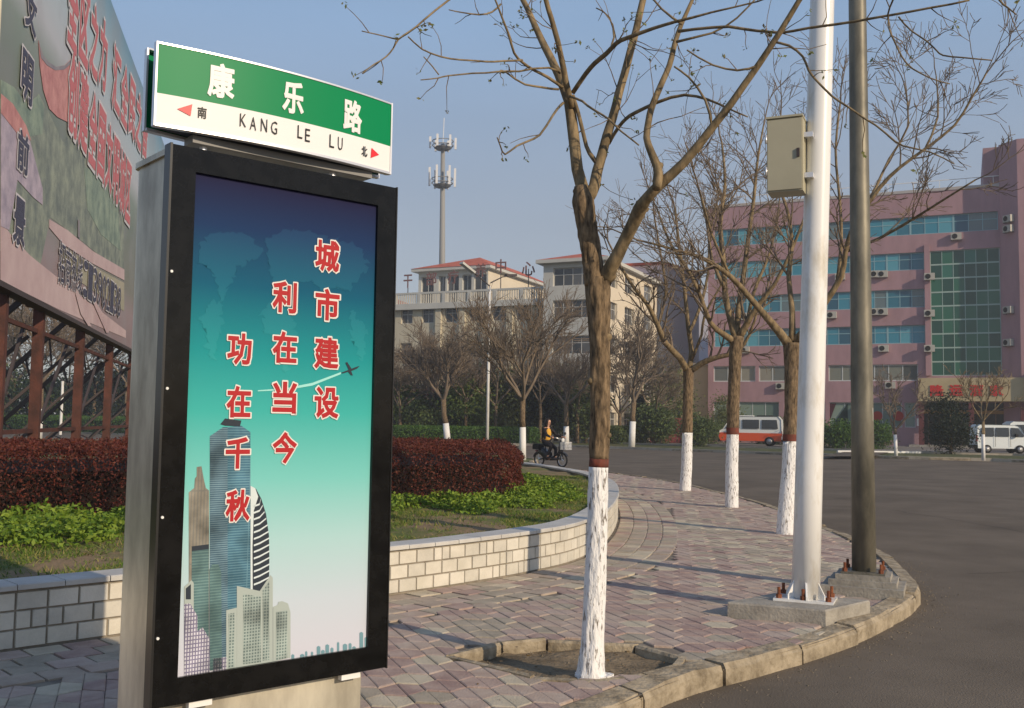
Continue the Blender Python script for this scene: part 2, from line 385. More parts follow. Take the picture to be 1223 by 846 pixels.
# sunken tree pit: soil bed plus its edging stones
tp = MB()
N = 24; pitc = (0.42, 6.45)
tt = []
for iy in range(14):
    for ix in range(20): tt.append((-0.45 + ix * 0.085, 5.88 + iy * 0.09, -0.06 + 0.045 * math.exp(-((ix * .085 - .95) ** 2 + (iy * .09 - .22) ** 2) / .09) + 0.03 * noise.noise(Vector((ix * .4, iy * .4, 0))) + 0.012 * noise.noise(Vector((ix * 1.7, iy * 1.7, 3)))))
me = bpy.data.meshes.new('soil'); me.from_pydata(tt, [], [(r * 20 + c, r * 20 + c + 1, (r + 1) * 20 + c + 1, (r + 1) * 20 + c) for r in range(13) for c in range(19) if inside(-0.45 + c * .085 + .04, 5.88 + r * .09 + .045, [(.4 + (x - .4) * 1.12, 6.45 + (y - 6.45) * 1.12) for x, y in PIT])])
me.materials.append(M_soil)
for p in me.polygons: p.use_smooth = True
me.update()
soil = link(bpy.data.objects.new('tree_pit_soil', me)); soil['kind'] = 'structure'
pitv = [Vector((x, y, 0)) for x, y in PIT]
n = len(pitv)
for i in range(n):
    a, b_ = pitv[i], pitv[(i + 1) % n]; t = (b_ - a).normalized(); out = Vector((t.y, -t.x, 0))
    if out.dot((a + b_) / 2 - Vector((0.4, 6.45, 0))) < 0: out = -out
    pa = (pitv[i] - Vector((0.4, 6.45, 0))).normalized(); pb = (b_ - Vector((0.4, 6.45, 0))).normalized(); w = 0.062
    near = ((a + b_) / 2).y < 6.3
    b = MB(); j = rng.uniform(-.006, .006); e = 0.009
    A0, B0 = a + t * e, b_ - t * e
    zt = 0.009 + j * 1.6
    b.loft([[A0 + Vector((0, 0, -.22)), A0 + Vector((0, 0, zt - .015)), A0 + pa * .015 + Vector((0, 0, zt)), A0 + pa * w + Vector((0, 0, zt - .004)), A0 + pa * w + Vector((0, 0, -.1))],
            [B0 + Vector((0, 0, -.22)), B0 + Vector((0, 0, zt - .015)), B0 + pb * .015 + Vector((0, 0, zt)), B0 + pb * w + Vector((0, 0, zt - .004)), B0 + pb * w + Vector((0, 0, -.1))]])
    b.build('edging_stone', M_kerb, soil)

# concrete footings (positions used to keep pavers off them)
slab_px = [(869, 721), (986, 731), (1039, 719), (940, 708)]
SLAB = [G(*p, 0.10) for p in slab_px]
SA, SB = Vector((*SLAB[0], 0)), Vector((*SLAB[1], 0)); sdir = (SB - SA).normalized(); sn = Vector((-sdir.y, sdir.x, 0))
SC_ = Vector((*SLAB[2], 0)); SLABP = [SA, SB, SC_, SA + (SC_ - SB)]; print('slab', SLABP, CURB[3:11])
DB = Vector((*G(1032, 684, 0.17), 0)); dn = Vector((0.82, -0.57, 0)); dt = Vector((0.57, 0.82, 0))
def square(c, r, r2=None): r2 = r2 or r; return [c - sdir * r - sn * r2, c + sdir * r - sn * r2, c + sdir * r + sn * r2, c - sdir * r + sn * r2]
STEP1 = square(DB, 0.35, 0.31)

# pavers
def paver_mesh(poly, z, th=0.03, ch=0.006):
    c = sum((Vector(p) for p in poly), Vector((0, 0))) / len(poly)
    inn = [c + (Vector(p) - c) * (1 - ch / 0.05) for p in poly]
    V = [(p[0], p[1], z - th) for p in poly] + [(p[0], p[1], z - 0.004) for p in poly] + [(p[0], p[1], z) for p in inn]; k = len(poly)
    Fc = [(i, (i + 1) % k, k + (i + 1) % k, k + i) for i in range(k)] + [(k + i, k + (i + 1) % k, 2 * k + (i + 1) % k, 2 * k + i) for i in range(k)] + [tuple(range(2 * k, 3 * k))]
    return V, Fc
planpoly = [(p.x, p.y) for p in plan] + [(-30, 34), (-30, 0)]
band = offset(plan, -0.92); bandpoly = [(p.x, p.y) for p in band] + [(-30, 34), (-30, 0)]
curbin = offset(near_curb, 0.15); curbpoly = [(p.x, p.y) for p in curbin] + [(-4, 34), (-30, 30), (-30, -4)]
pitout = [((p - Vector((.4, 6.45, 0))) * 1.17 + Vector((.4, 6.45, 0))) for p in pitv]
slabb = [(p.x, p.y) for p in SLABP]; st1 = [(p.x, p.y) for p in STEP1]
pavers = []   # (centre, poly, z, mat)
hexr = 0.138; ang = math.radians(-9); ca, sa = math.cos(ang), math.sin(ang)
for i in range(-70, 70):
    for j in range(-10, 260):
        lx = 1.5 * hexr * i; ly = math.sqrt(3) * hexr * (j + (i % 2) / 2)
        x = lx * ca - ly * sa + 0.0; y = lx * sa + ly * ca + 1.5
        if y < 2.5 or y > 33 or x < -7 or x > 5.2 or (y < 4 and x > 0): continue
        if abs(x) > 0.62 * y + 1: continue
        if not inside(x, y, curbpoly) or inside(x, y, bandpoly) or inside(x, y, pitout) or inside(x, y, slabb) or inside(x, y, st1): continue
        hx = [(hexr * math.cos(math.pi / 3 * k), hexr * math.sin(math.pi / 3 * k)) for k in range(6)]
        hid = (i * 2 + j * 3) % 6 == 0
        cream = hid or rng.random() < 0.07 or (noise.noise(Vector((x * .5, y * .35, 1))) > 0.33 and rng.random() < .7)
        mm = rng.choice(CREAM if cream else PINK)
        for half in ((5, 0, 1, 2), (2, 3, 4, 5)):
            h = [hx[k] for k in half]; sg_ = 1 if half[0] == 5 else -1; h = [(p[0] * .972 + sg_ * .0022 * .866, p[1] * .972 - sg_ * .0022 * -.5 * -1) for p in h]
            h = [(p[0] * ca - p[1] * sa + x, p[0] * sa + p[1] * ca + y) for p in h]
            pavers.append((sum(p[0] for p in h) / 4, sum(p[1] for p in h) / 4, h, rng.uniform(-.004, .003) + .004 * noise.noise(Vector((x, y, 0))), mm if rng.random() < .93 else rng.choice(CREAM if cream else PINK)))
# running-bond border rows along the planter
for row in range(4):
    L0 = resample(offset(plan, -0.04 - row * 0.215), 0.2465 if row % 2 else 0.2465)
    L1 = resample(offset(plan, -0.04 - row * 0.215 - 0.205), 0.02)
    for k in range(len(L0) - 1):
        a, b_ = L0[k], L0[k + 1]
        if a.y > 32 or a.y < 3: continue
        t = (b_ - a).normalized(); no = Vector((t.y, -t.x, 0)); sh = t * (0.12 if row % 2 else 0)
        q = [a + t * .009 + sh, b_ - t * .009 + sh, b_ - t * .009 + no * .209 + sh, a + t * .009 + no * .209 + sh]; q = [(p.x, p.y) for p in q][::-1]
        cx = sum(p[0] for p in q) / 4; cy = sum(p[1] for p in q) / 4
        if not inside(cx, cy, curbpoly): continue
        pavers.append((cx, cy, q, rng.uniform(-.005, .004), rng.choice(CREAM if rng.random() < .72 else PINK)))
def inview(x, y):
    v = Vector((x, y, -H)); d = v.dot(fw)
    return d > 0 and abs(v.dot(rt) / d) * F < 630 and abs(v.dot(upv) / d) * F < 430
def hid_by_kiosk(x, y): return -0.43 < x / y < -0.125 and y > 5
vis = sorted([i for i, p in enumerate(pavers) if inview(p[0], p[1]) and not hid_by_kiosk(p[0], p[1])], key=lambda i: pavers[i][1] ** 2 + pavers[i][0] ** 2)
single = set(vis[:296]); rest = {}
for i, (cx, cy, poly, z, mm) in enumerate(pavers):
    if i in single:
        V, Fc = paver_mesh([(p[0] - cx, p[1] - cy) for p in poly], z); me = bpy.data.meshes.new('paver'); me.from_pydata(V, [], Fc); me.materials.append(mm); me.update()
        link(bpy.data.objects.new('paver', me), pavement, (cx, cy, 0))
b = MB(); ml = PINK + CREAM
for i, (cx, cy, poly, z, mm) in enumerate(pavers):
    if i in single: continue
    V, Fc = paver_mesh(poly, z); k = len(b.v); b.v += V; b.f += [tuple(k + q for q in f) for f in Fc]; b.mi += [ml.index(mm)] * len(Fc)
o = b.build('paver_field', ml, pavement); o['kind'] = 'stuff'

# ================================================================ planter
TILE = [mat('cream_tile_%d' % i, a, 0.55, b_, 4, bump=0.15, bscale=50, coords='World', spec=.4) for i, (a, b_) in enumerate([((.44, .415, .35), (.55, .52, .45)), ((.40, .38, .33), (.50, .475, .41)), ((.48, .455, .39), (.58, .55, .48))])]
M_mortar = mat('grey_mortar', (0.16, 0.14, 0.11), 0.95, (0.24, 0.21, 0.17), 8, coords='World')
M_cope = mat('coping_tile', (0.36, 0.35, 0.33), 0.5, (0.46, 0.45, 0.42), 3, coords='World', bump=.1, bscale=40)
pw = thing('planter_wall', 'low curved planter wall faced in cream tiles with pale coping round the hedge', 'planter wall', (0, 8.75, 0))
base = Vector((0, 8.75, 0))
o0 = offset(plan, 0.012); o2 = offset(plan, 0.24)
b = MB()
for i in range(len(plan) - 1):
    a, c, d, e = o0[i], o0[i + 1], o2[i + 1], o2[i]
    f4 = [Vector((q.x, q.y, 0)) - base for q in (a, c, d, e)]
    up = Vector((0, 0, .375)); dn_ = Vector((0, 0, -.05))
    b.face([f4[0] + dn_, f4[0] + up, f4[1] + up, f4[1] + dn_][::-1]); b.face([f4[0] + up, f4[3] + up, f4[2] + up, f4[1] + up][::-1]); b.face([f4[3] + dn_, f4[2] + dn_, f4[2] + up, f4[3] + up])
b.build('wall_core', M_mortar, pw)
nt_ = 0; fld = MB()
cand = []
halves = []; half_on = False
for row in range(3):
    L0 = resample(plan, 0.01); k = 0 if row % 2 else 10; z0 = 0.004 + row * 0.121
    while k < len(L0) - 21:
        wdt = halves.pop() if halves else (20 if rng.random() > .08 else 10)
        if wdt == 10 and not halves and not half_on: halves = [10]; half_on = True
        elif wdt == 10: half_on = False
        a, b_ = L0[k], L0[k + wdt]; t = (b_ - a).normalized(); no = Vector((-t.y, t.x, 0)); j = rng.uniform(-.003, .003)
        cand.append((a, b_, t, no, z0, j, wdt)); k += wdt
def tile_geo(mb, a, b_, t, no, z0, j, org):
    p = [a + t * .005 - no * (.002 + j), b_ - t * .005 - no * (.002 + j)]; q = [p[0] + no * .02, p[1] + no * .02]; e = .004
    R = lambda v, z: tuple(v + Vector((0, 0, z)) - org)
    z1 = z0 + .112; mbv = len(mb.v)
    mb.v += [R(q[0], z0), R(q[1], z0), R(q[1], z1), R(q[0], z1), R(p[0] + t * e, z0 + e), R(p[1] - t * e, z0 + e), R(p[1] - t * e, z1 - e), R(p[0] + t * e, z1 - e)]
    for f in ((0, 1, 5, 4), (1, 2, 6, 5), (2, 3, 7, 6), (3, 0, 4, 7), (4, 5, 6, 7)): mb.f.append(tuple(mbv + i for i in f)); mb.mi.append(mb.k)
order = sorted(range(len(cand)), key=lambda i: (not (inview(cand[i][0].x, cand[i][0].y) and not hid_by_kiosk(cand[i][0].x, cand[i][0].y)), cand[i][0].length))
ss = set(order[:290])
for i, (a, b_, t, no, z0, j, wdt) in enumerate(cand):
    if i in ss:
        mb = MB(); org = (a + b_) / 2; tile_geo(mb, a, b_, t, no, z0, j, org); mb.build('wall_tile', rng.choice(TILE), pw, org - base)
    else: fld.k = i % 3; tile_geo(fld, a, b_, t, no, z0, j, base)
o = fld.build('wall_tile_field', TILE, pw); o['kind'] = 'stuff'
L0 = resample(plan, 0.01); k = 0
while k < len(L0) - 31:
    seg = [L0[k], L0[k + 15], L0[k + 30]]; t = (seg[2] - seg[0]).normalized(); no = Vector((-t.y, t.x, 0)); zj = rng.uniform(-.002, .002)
    rings = []
    for i, q in enumerate(seg):
        q = q + t * (.003 if i == 0 else -.003 if i == 2 else 0) - base
        rings.append([q - no * .018 + Vector((0, 0, .376)), q - no * .018 + Vector((0, 0, .405 + zj)), q - no * .010 + Vector((0, 0, .412 + zj)), q + no * .27 + Vector((0, 0, .412 + zj)), q + no * .27 + Vector((0, 0, .376))])
    mb = MB(); mb.loft(rings); mb.build('coping_stone', M_cope, pw); k += 30

# planter soil with gentle mound (grid) --------------------------------------------------
inn = offset(plan, 0.26); innpoly = [(p.x, p.y) for p in inn] + [(-22, 33), (-22, 1)]
def psoil(x, y): return 0.34 + 0.05 * noise.noise(Vector((x * .7, y * .7, 0))) + 0.02 * noise.noise(Vector((x * 3, y * 3, 5)))
GX = np.arange(-14, 2.2, .2); GY = np.arange(1, 32.5, .2)
idx = {}; V = []; Fc = []
M_psoil = mat('planter_soil', (0.20, 0.14, 0.08), 0.98, (0.085, 0.11, 0.025), 1.3, bump=.8, bscale=25, coords='World', ramp=(.42, .6))
for xi in range(len(GX) - 1):
    for yi in range(len(GY) - 1):
        if inside(GX[xi] + .1, GY[yi] + .1, innpoly) or inside(GX[xi] + .1, GY[yi] + .1, planpoly) and not inside(GX[xi] + .1, GY[yi] + .1, innpoly) and False:
            f = []
            for a, c in ((0, 0), (1, 0), (1, 1), (0, 1)):
                kx = (xi + a, yi + c)
                if kx not in idx: idx[kx] = len(V); V.append((GX[xi + a], GY[yi + c], psoil(GX[xi + a], GY[yi + c])))
                f.append(idx[kx])
            Fc.append(f)
me = bpy.data.meshes.new('flower_bed'); me.from_pydata(V, [], Fc); me.materials.append(M_psoil)
for p in me.polygons: p.use_smooth = True
me.update(); fb = link(bpy.data.objects.new('flower_bed', me)); fb['kind'] = 'structure'
sk = MB()
for i in range(len(plan) - 1):
    a, c = o2[i], o2[i + 1]; d, e = offset([a, c], .35)
    sk.face([(a.x, a.y, .33), (c.x, c.y, .33), (e.x, e.y, .325), (d.x, d.y, .325)])
o = sk.build('flower_bed_edge', M_psoil); o['kind'] = 'structure'

# ---- hedges -----------------------------------------------------------------------------
def hedge(name, poly, z0, h, label, cat, mleaf, mcore, n, size, seed, rough=.1, wob=.12):
    P = [Vector((x, y, 0)) for x, y in poly]; P = [q for q in catmull(list(poly) + [poly[0]], .5)]
    org = sum(P, Vector()) / len(P); t = thing(name, label, cat, (org.x, org.y, z0))
    r = np.random.default_rng(seed)
    per = np.array([(q.x, q.y) for q in P]); nxt = np.roll(per, -1, 0); L = np.linalg.norm(nxt - per, axis=1)
    area_side = L.sum() * h; lo, hi = per.min(0), per.max(0)
    X = r.uniform(lo[0], hi[0], 4000); Y = r.uniform(lo[1], hi[1], 4000); pl = [tuple(q) for q in per]
    area_top = inside_np(X, Y, pl).mean() * np.prod(hi - lo)
    ns = int(n * area_side / (area_side + area_top))
    seg = r.choice(len(per), ns, p=L / L.sum()); u = r.uniform(size=ns)[:, None]; S = per[seg] * (1 - u) + nxt[seg] * u
    T = (nxt[seg] - per[seg]) / np.maximum(L[seg], 1e-6)[:, None]; c0 = per.mean(0)
    Nn = np.stack([-T[:, 1], T[:, 0]], 1); sgn = np.sign(((c0 - S) * Nn).sum(1)); 
    # inward normal by polygon orientation
    ar = (per[:, 0] * nxt[:, 1] - nxt[:, 0] * per[:, 1]).sum(); Nn = Nn * np.sign(ar)
    z = h * r.uniform(size=ns); wobv = np.array([noise.noise(Vector((a * 2.2, b_ * 2.2, zz * 3))) for (a, b_), zz in zip(S, z)])
    inw = rough * np.abs(r.normal(size=ns)) * .8 - wob * wobv * .8 + np.where(z > h * .72, (z - h * .72) ** 2 / h * 3.2, 0)
    S = S + Nn * inw[:, None]; SP = np.column_stack([S, z])
    nt2 = n - ns; Q = []
    while len(Q) < nt2:
        X = r.uniform(lo[0], hi[0], 20000); Y = r.uniform(lo[1], hi[1], 20000); k = inside_np(X, Y, pl); Q += list(zip(X[k], Y[k]))
    Q = np.array(Q[:nt2]); wz = np.array([noise.noise(Vector((a * 2, b_ * 2, 0))) for a, b_ in Q])
    dist = np.full(nt2, 9.0)
    for a_, b_ in zip(per, nxt):
        e_ = b_ - a_; l2 = (e_ ** 2).sum()
        if l2 < 1e-9: continue
        t_ = np.clip(((Q - a_) @ e_) / l2, 0, 1); dist = np.minimum(dist, np.linalg.norm(Q - a_ - t_[:, None] * e_, axis=1))
    dist = np.maximum(dist - wob * .3, 0); zt2 = np.where(dist < .25 * h, .72 * h + np.sqrt(dist * h / 3.2), h)
    TP = np.column_stack([Q, zt2 + wob * .45 * wz + r.normal(size=nt2) * rough * .3])
    A = np.concatenate([SP, TP]); A[:, 0] -= org.x; A[:, 1] -= org.y
    fast_quads('foliage', leaves(A, size, seed), mleaf, t)
    core = MB(); ins = [q for q in P]; sh = []
    for q in ins[:-1]:
        d = org - q; sh.append((q.x - org.x, q.y - org.y))
    cc = offset([Vector((x, y, 0)) for x, y in sh] + [Vector((*sh[0], 0))], (.2 + wob) * (1 if ar > 0 else -1))[:-1]
    core.prism([(q.x, q.y) for q in cc], 0, h - .12 - wob * .7); core.build('branch_core', mcore, t)
    return t
M_red = leafmat('red_hedge_leaf', [(.05, .012, .010), (.09, .020, .014), (.13, .030, .020), (.07, .025, .012), (.17, .05, .032)])
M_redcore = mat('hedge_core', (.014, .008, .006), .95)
HEDGE = [(-14.5, 4.5), (-9, 8.0), (-5.5, 10.7), (-3.3, 12.2), (-1.9, 13.6), (-0.75, 14.3), (-0.05, 15.1), (0.22, 16.8), (0.02, 18.6), (-0.9, 19.8), (-2.6, 19.8), (-5, 17.2), (-8, 14), (-13, 9.5)]
hedge('clipped_hedge', HEDGE, 0.33, 0.78, 'dark red clipped hedge behind the tiled planter wall', 'hedge', M_red, M_redcore, 260000, .019, 3, rough=.10, wob=.17)

# ---- green ground cover and grass between hedge and wall ----------------------------------
M_gc = leafmat('ground_cover_leaf', [(.055, .11, .012), (.12, .20, .02), (.20, .28, .03), (.16, .22, .03)])
M_gr = leafmat('grass_blade', [(.05, .10, .015), (.09, .16, .02), (.16, .19, .04), (.28, .22, .09)], .7)
r = np.random.default_rng(11)
def scatter(n, x0, x1, y0, y1):
    out = []
    while sum(len(a) for a in out) < n:
        X = r.uniform(x0, x1, n * 2); Y = r.uniform(y0, y1, n * 2)
        k = inside_np(X, Y, innpoly) & ~inside_np(X, Y, HEDGE); out.append(np.column_stack([X[k], Y[k]]))
    return np.concatenate(out)[:n]
def hedge_dist(x, y):
    best = 9
    for (ax, ay), (bx, by) in zip(HEDGE, HEDGE[1:] + HEDGE[:1]):
        dx, dy = bx - ax, by - ay; t = max(0, min(1, ((x - ax) * dx + (y - ay) * dy) / (dx * dx + dy * dy))); best = min(best, math.hypot(x - ax - dx * t, y - ay - dy * t))
    return best
Q = scatter(60000, -9, 2, 5, 22)
gcp = []; grp = []
for x, y in Q:
    hd = hedge_dist(x, y); nz = noise.noise(Vector((x * 1.3, y * 1.3, 2)))
    lim = 2.3 if x < -2.0 else .95
    if hd < lim + .8 * nz:
        hh = (.06 + .17 * max(0, noise.noise(Vector((x * 2.1, y * 2.1, 7))) + .5)) * min(1, (lim + .8 * nz - hd) * 3 + .3)
        gcp.append((x, y, psoil(x, y) + hh * r.uniform(.1, 1)))
    elif noise.noise(Vector((x * .9, y * .9, 9))) > .0 or r.uniform() < .12: grp.append((x, y, psoil(x, y)))
gcp = np.array(gcp); more = np.repeat(gcp, 3, 0) + r.normal(size=(len(gcp) * 3, 3)) * [.05, .05, .015]
o = fast_quads('ground_cover', leaves(np.concatenate([gcp, more]), .03, 5, .4), M_gc); tag(o, 'bright green leafy ground cover at the foot of the red hedge', 'ground cover', kind='stuff')
grp = np.array(grp); grp = np.repeat(grp, 3, 0) + r.normal(size=(len(grp) * 3, 3)) * [.04, .04, 0]
N = len(grp); a = r.uniform(0, 6.28, N); hgt = r.uniform(.012, .05, N) * (1 + .6 * np.sin(grp[:, 0] * 5) * np.cos(grp[:, 1] * 4)); wv = .006
D = np.column_stack([np.cos(a), np.sin(a), np.zeros(N)]) * wv; ln = np.column_stack([r.normal(size=N) * .03, r.normal(size=N) * .03, hgt])
o = fast_quads('grass', np.stack([grp - D, grp + D, grp + ln], 1), M_gr, npf=3); tag(o, 'short patchy grass in the planter bed', 'grass', kind='stuff')

# ================================================================ advertising light box
K = Frame((-1.42, 4.05), (0.755, 0.656)); KW = 1.113
def kh(px, py, d=0.0): return K.hit(px, py, d)
kiosk = thing('advertising_light_box', 'tall steel street light box with black framed city skyline poster', 'light box', (K.O[0], K.O[1], 0), K.a)
KZ0, KZ1 = 0.345, 2.63
br = kh(430, 820, -.06)[0]
def rrect(x0, x1, y0, y1, r, n=5, corners=(1, 1, 1, 1)):
    out = []
    for (cx, cy, a0, on) in ((x1 - r, y1 - r, 0, corners[0]), (x0 + r, y1 - r, 90, corners[1]), (x0 + r, y0 + r, 180, corners[2]), (x1 - r, y0 + r, 270, corners[3])):
        if on: out += [(cx + r * math.cos(math.radians(a0 + 90 * k / n)), cy + r * math.sin(math.radians(a0 + 90 * k / n))) for k in range(n + 1)]
        else: out.append((x1 if a0 in (0, 270) else x0, y1 if a0 in (0, 90) else y0))
    return out
MB().prism(rrect(0.012, br, 0.055, 0.43, 0.05, corners=(1, 1, 0, 0)), -0.01, KZ1 - .03).build('steel_body', M_steel, kiosk)
MB().prism(rrect(-0.0, br + .03, 0.05, 0.44, 0.05, corners=(1, 1, 0, 0)), KZ1 - .03, KZ1 - .005).build('top_cap', M_steel, kiosk)
il, it = kh(231, 206); ir, _ = kh(449, 251); _, ib = kh(330, 792)
il = kh(222, 500)[0]; ir = kh(444, 500)[0]; it = kh(231, 206)[1]; ib = kh(218, 808)[1]
f = MB(); f.box(0, il, -.012, .05, KZ0, KZ1, 0.0); f.build('frame_rail', M_black, kiosk)
f = MB(); f.box(ir, KW, -.012, .05, KZ0, KZ1); f.build('frame_rail', M_black, kiosk)
f = MB(); f.box(il, ir, -.0121, .05, it, KZ1); f.build('frame_rail', M_black, kiosk)
f = MB(); f.box(il, ir, -.0121, .05, KZ0, ib); f.build('frame_rail', M_black, kiosk)
f = MB(); f.box(-.010, 0.0, -.016, .046, KZ0 - .004, KZ1 + .004); f.box(KW, KW + .006, -.016, .046, KZ0 - .004, KZ1 + .004); f.build('rim_strip', mat('dark_trim', (.05, .05, .05), .3, metal=.8), kiosk)
for z in (0.62, 1.1, 1.62, 2.1): MB().tube([(.014, -.011, z), (.014, -.018, z)], .006, 8).build('screw', M_white, kiosk)
for s0 in (.16, .88): MB().box(s0, s0 + .1, .0, .03, KZ0 - .028, KZ0 - .001).build('hinge_tab', M_white, kiosk)
# the printed poster
Mp = gradmat('poster_print', [(0, (.56, .57, .66)), (.12, (.51, .59, .67)), (.25, (.38, .60, .62)), (.38, (.18, .54, .51)), (.52, (.05, .41, .38)), (.64, (.014, .27, .29)), (.78, (.006, .10, .18)), (.9, (.010, .035, .11)), (1, (.012, .012, .05))], 'Z', ib, it, .62, 0, 2.6, .0, (.05, .42, .40))
MB().box(il, ir, .004, .03, ib, it).build('poster', Mp, kiosk)
poster = kiosk.children[-1]; poster['label'] = 'teal to white city skyline poster with red slogan'
YP = .0025
def pp(pts, crop=4):
    """poster outline: points of the photograph -> (s,z) on the poster"""
    o = []
    for x, y in pts:
        if crop == 4: x, y = 180 + x / 2.31, 480 + y / 2.31
        elif crop == 3: x, y = 180 + x / 2.487, 180 + y / 2.487
        s, z = kh(x, y, -.003); o.append((min(max(s, il + .001), ir - .001), max(min(z, it - .001), ib + .001)))
    return o
def flat(name, pts, m, y, th=.0006, crop=4):
    b = MB(); b.sprism(pp(pts, crop), y, y + th); return b.build(name, m, poster)
def flatmat(n, c, c2=None, sx=1, sz=1): 
    """print with fine window rows"""
    m = bpy.data.materials.new(n); m.use_nodes = True; nn = m.node_tree; L = nn.links; b = nn.nodes['Principled BSDF']; b.inputs['Roughness'].default_value = .5; b.inputs['Specular IOR Level'].default_value = .12
    if c2:
        tc = nn.nodes.new('ShaderNodeTexCoord'); mp = nn.nodes.new('ShaderNodeMapping'); mp.inputs['Rotation'].default_value = (math.radians(90), 0, 0); L.new(tc.outputs['Object'], mp.inputs[0])
        t = nn.nodes.new('ShaderNodeTexBrick'); t.offset = 0; t.inputs['Scale'].default_value = 1; t.inputs['Brick Width'].default_value = sx; t.inputs['Row Height'].default_value = sz
        t.inputs['Mortar Size'].default_value = min(sx, sz) * .22; t.inputs['Color1'].default_value = (*c, 1); t.inputs['Color2'].default_value = (*c, 1); t.inputs['Mortar'].default_value = (*c2, 1)
        L.new(mp.outputs[0], t.inputs[0])
        nz = nn.nodes.new('ShaderNodeTexNoise'); nz.inputs['Scale'].default_value = 7; nz.inputs['Detail'].default_value = 6; L.new(tc.outputs['Object'], nz.inputs['Vector'])
        mr = nn.nodes.new('ShaderNodeMapRange'); mr.inputs[1].default_value = .3; mr.inputs[2].default_value = .7; mr.inputs[3].default_value = .45; mr.inputs[4].default_value = 1.5; L.new(nz.outputs['Fac'], mr.inputs[0])
        mm = nn.nodes.new('ShaderNodeVectorMath'); mm.operation = 'SCALE'; L.new(t.outputs[0], mm.inputs[0]); L.new(mr.outputs[0], mm.inputs['Scale']); L.new(mm.outputs[0], b.inputs['Base Color'])
    else: b.inputs['Base Color'].default_value = (*c, 1)
    return m
pA = flatmat('print_blue_tower', (.05, .13, .19), (.11, .22, .28), .4, .011); pA2 = flatmat('print_blue_tower_side', (.06, .12, .17), (.16, .25, .30), .4, .009); pB = flatmat('print_tan_tower', (.26, .24, .20), (.20, .20, .18), .014, .3)
pC = flatmat('print_teal_block', (.08, .15, .16), (.13, .22, .22), .4, .012); pD = flatmat('print_grey_block', (.13, .18, .18), (.33, .40, .38), .013, .013); pE = flatmat('print_pale_wall', (.38, .44, .42)); pF = flatmat('print_white_block', (.55, .55, .62), (.18, .17, .26), .012, .016)
pG = flatmat('print_dark', (.035, .045, .06)); pH = flatmat('print_rib', (.62, .70, .72)); pS = flatmat('print_far_skyline', (.16, .30, .36)); pM = flatmat('print_map', (.007, .078, .15)); pM2 = flatmat('print_map_pale', (.018, .20, .225)); pT = flatmat('print_trail', (.35, .72, .68))
Mland = gradmat('poster_land_print', [(.38, (.20, .57, .54)), (.52, (.065, .44, .41)), (.64, (.022, .29, .31)), (.78, (.012, .13, .21)), (.9, (.014, .055, .14)), (1, (.015, .02, .06))], 'Z', ib, it, .62, 0, 2.6, .0); pM = pM2 = Mland
for k, (pg, mm_) in enumerate([([(150, 270), (175, 250), (240, 240), (300, 262), (330, 300), (300, 330), (262, 350), (235, 395), (215, 440), (200, 420), (190, 380), (165, 340), (140, 330)], pM),
    ([(180, 440), (205, 455), (215, 500), (200, 560), (185, 620), (172, 600), (165, 540), (150, 500)], pM2), ([(340, 260), (420, 235), (500, 250), (600, 280), (645, 330), (620, 380), (580, 420), (550, 400), (520, 430), (480, 390), (430, 400), (400, 430), (365, 400), (350, 330)], pM),
    ([(330, 480), (360, 450), (400, 470), (425, 520), (420, 600), (405, 660), (385, 640), (360, 560), (335, 530)], pM2), ([(590, 480), (620, 500), (640, 560), (625, 620), (600, 560)], pM2)]):
    pj = [p + Vector((noise.noise(p * .09) * 16 + noise.noise(p * .25) * 8, noise.noise(p * .09 + Vector((9, 9, 9))) * 16 + noise.noise(p * .25 + Vector((3, 3, 3))) * 8, 0)) for p in catmull(pg + [pg[0]], 5)[:-1]]
    flat('printed_continent', [(p.x, p.y) for p in pj], mm_, YP + .0004 + k * .0001, crop=3)
flat('vapour_trail', [(318, 712), (400, 706), (480, 690), (565, 658), (565, 664), (480, 698), (400, 712), (318, 715)], pT, YP, crop=3)
flat('tan_tower', [(105, 730), (105, 250), (120, 238), (122, 212), (127, 205), (127, 180), (140, 178), (146, 212), (152, 238), (161, 245), (161, 730)], pB, YP)
flat('blue_tower', [(163, 742), (163, 95), (200, 70), (212, 70), (212, 742)], pA2, YP)
flat('blue_tower', [(212, 742), (212, 70), (250, 66), (275, 84), (275, 742)], pA, YP)
flat('blue_tower_cap', [(192, 62), (205, 46), (250, 52), (246, 68), (205, 66)], pG, YP - .0007)
flat('curved_tower', [(275, 560), (275, 232), (290, 240), (305, 268), (318, 310), (326, 370), (327, 430), (325, 560)], pG, YP - .0007)
flat('curved_tower_side', [(275, 560), (275, 232), (288, 239), (296, 262), (284, 300), (280, 400), (281, 560)], pH, YP - .0014)
for k in range(13):
    y = 272 + k * 18; xr = 303 + 24 * math.sin(min(1, k / 7) * 1.57)
    flat('curved_tower_rib', [(284, y + 14), (300, y + 8), (xr, y - 6), (xr, y - 2), (300, y + 13), (284, y + 19)], pH, YP - .0014)
flat('teal_block', [(113, 752), (113, 405), (160, 398), (160, 742)], pC, YP - .0007); flat('teal_block_cap', [(113, 412), (113, 399), (160, 393), (160, 406)], pG, YP - .0014)
flat('teal_block', [(162, 742), (162, 462), (170, 448), (186, 448), (194, 470), (196, 738)], pC, YP - .0014)
flat('pale_block', [(92, 600), (92, 510), (112, 492), (118, 500), (118, 600)], pE, YP - .002); flat('pale_block_gap', [(96, 545), (96, 515), (110, 503), (110, 545)], pG, YP - .0027)
flat('white_block', [(92, 758), (92, 558), (108, 556), (128, 590), (128, 752)], pF, YP - .0021); flat('white_block', [(120, 754), (120, 640), (142, 622), (162, 655), (162, 746)], pF, YP - .0028)
flat('low_block', [(172, 745), (172, 708), (208, 704), (208, 738)], pF, YP - .0014)
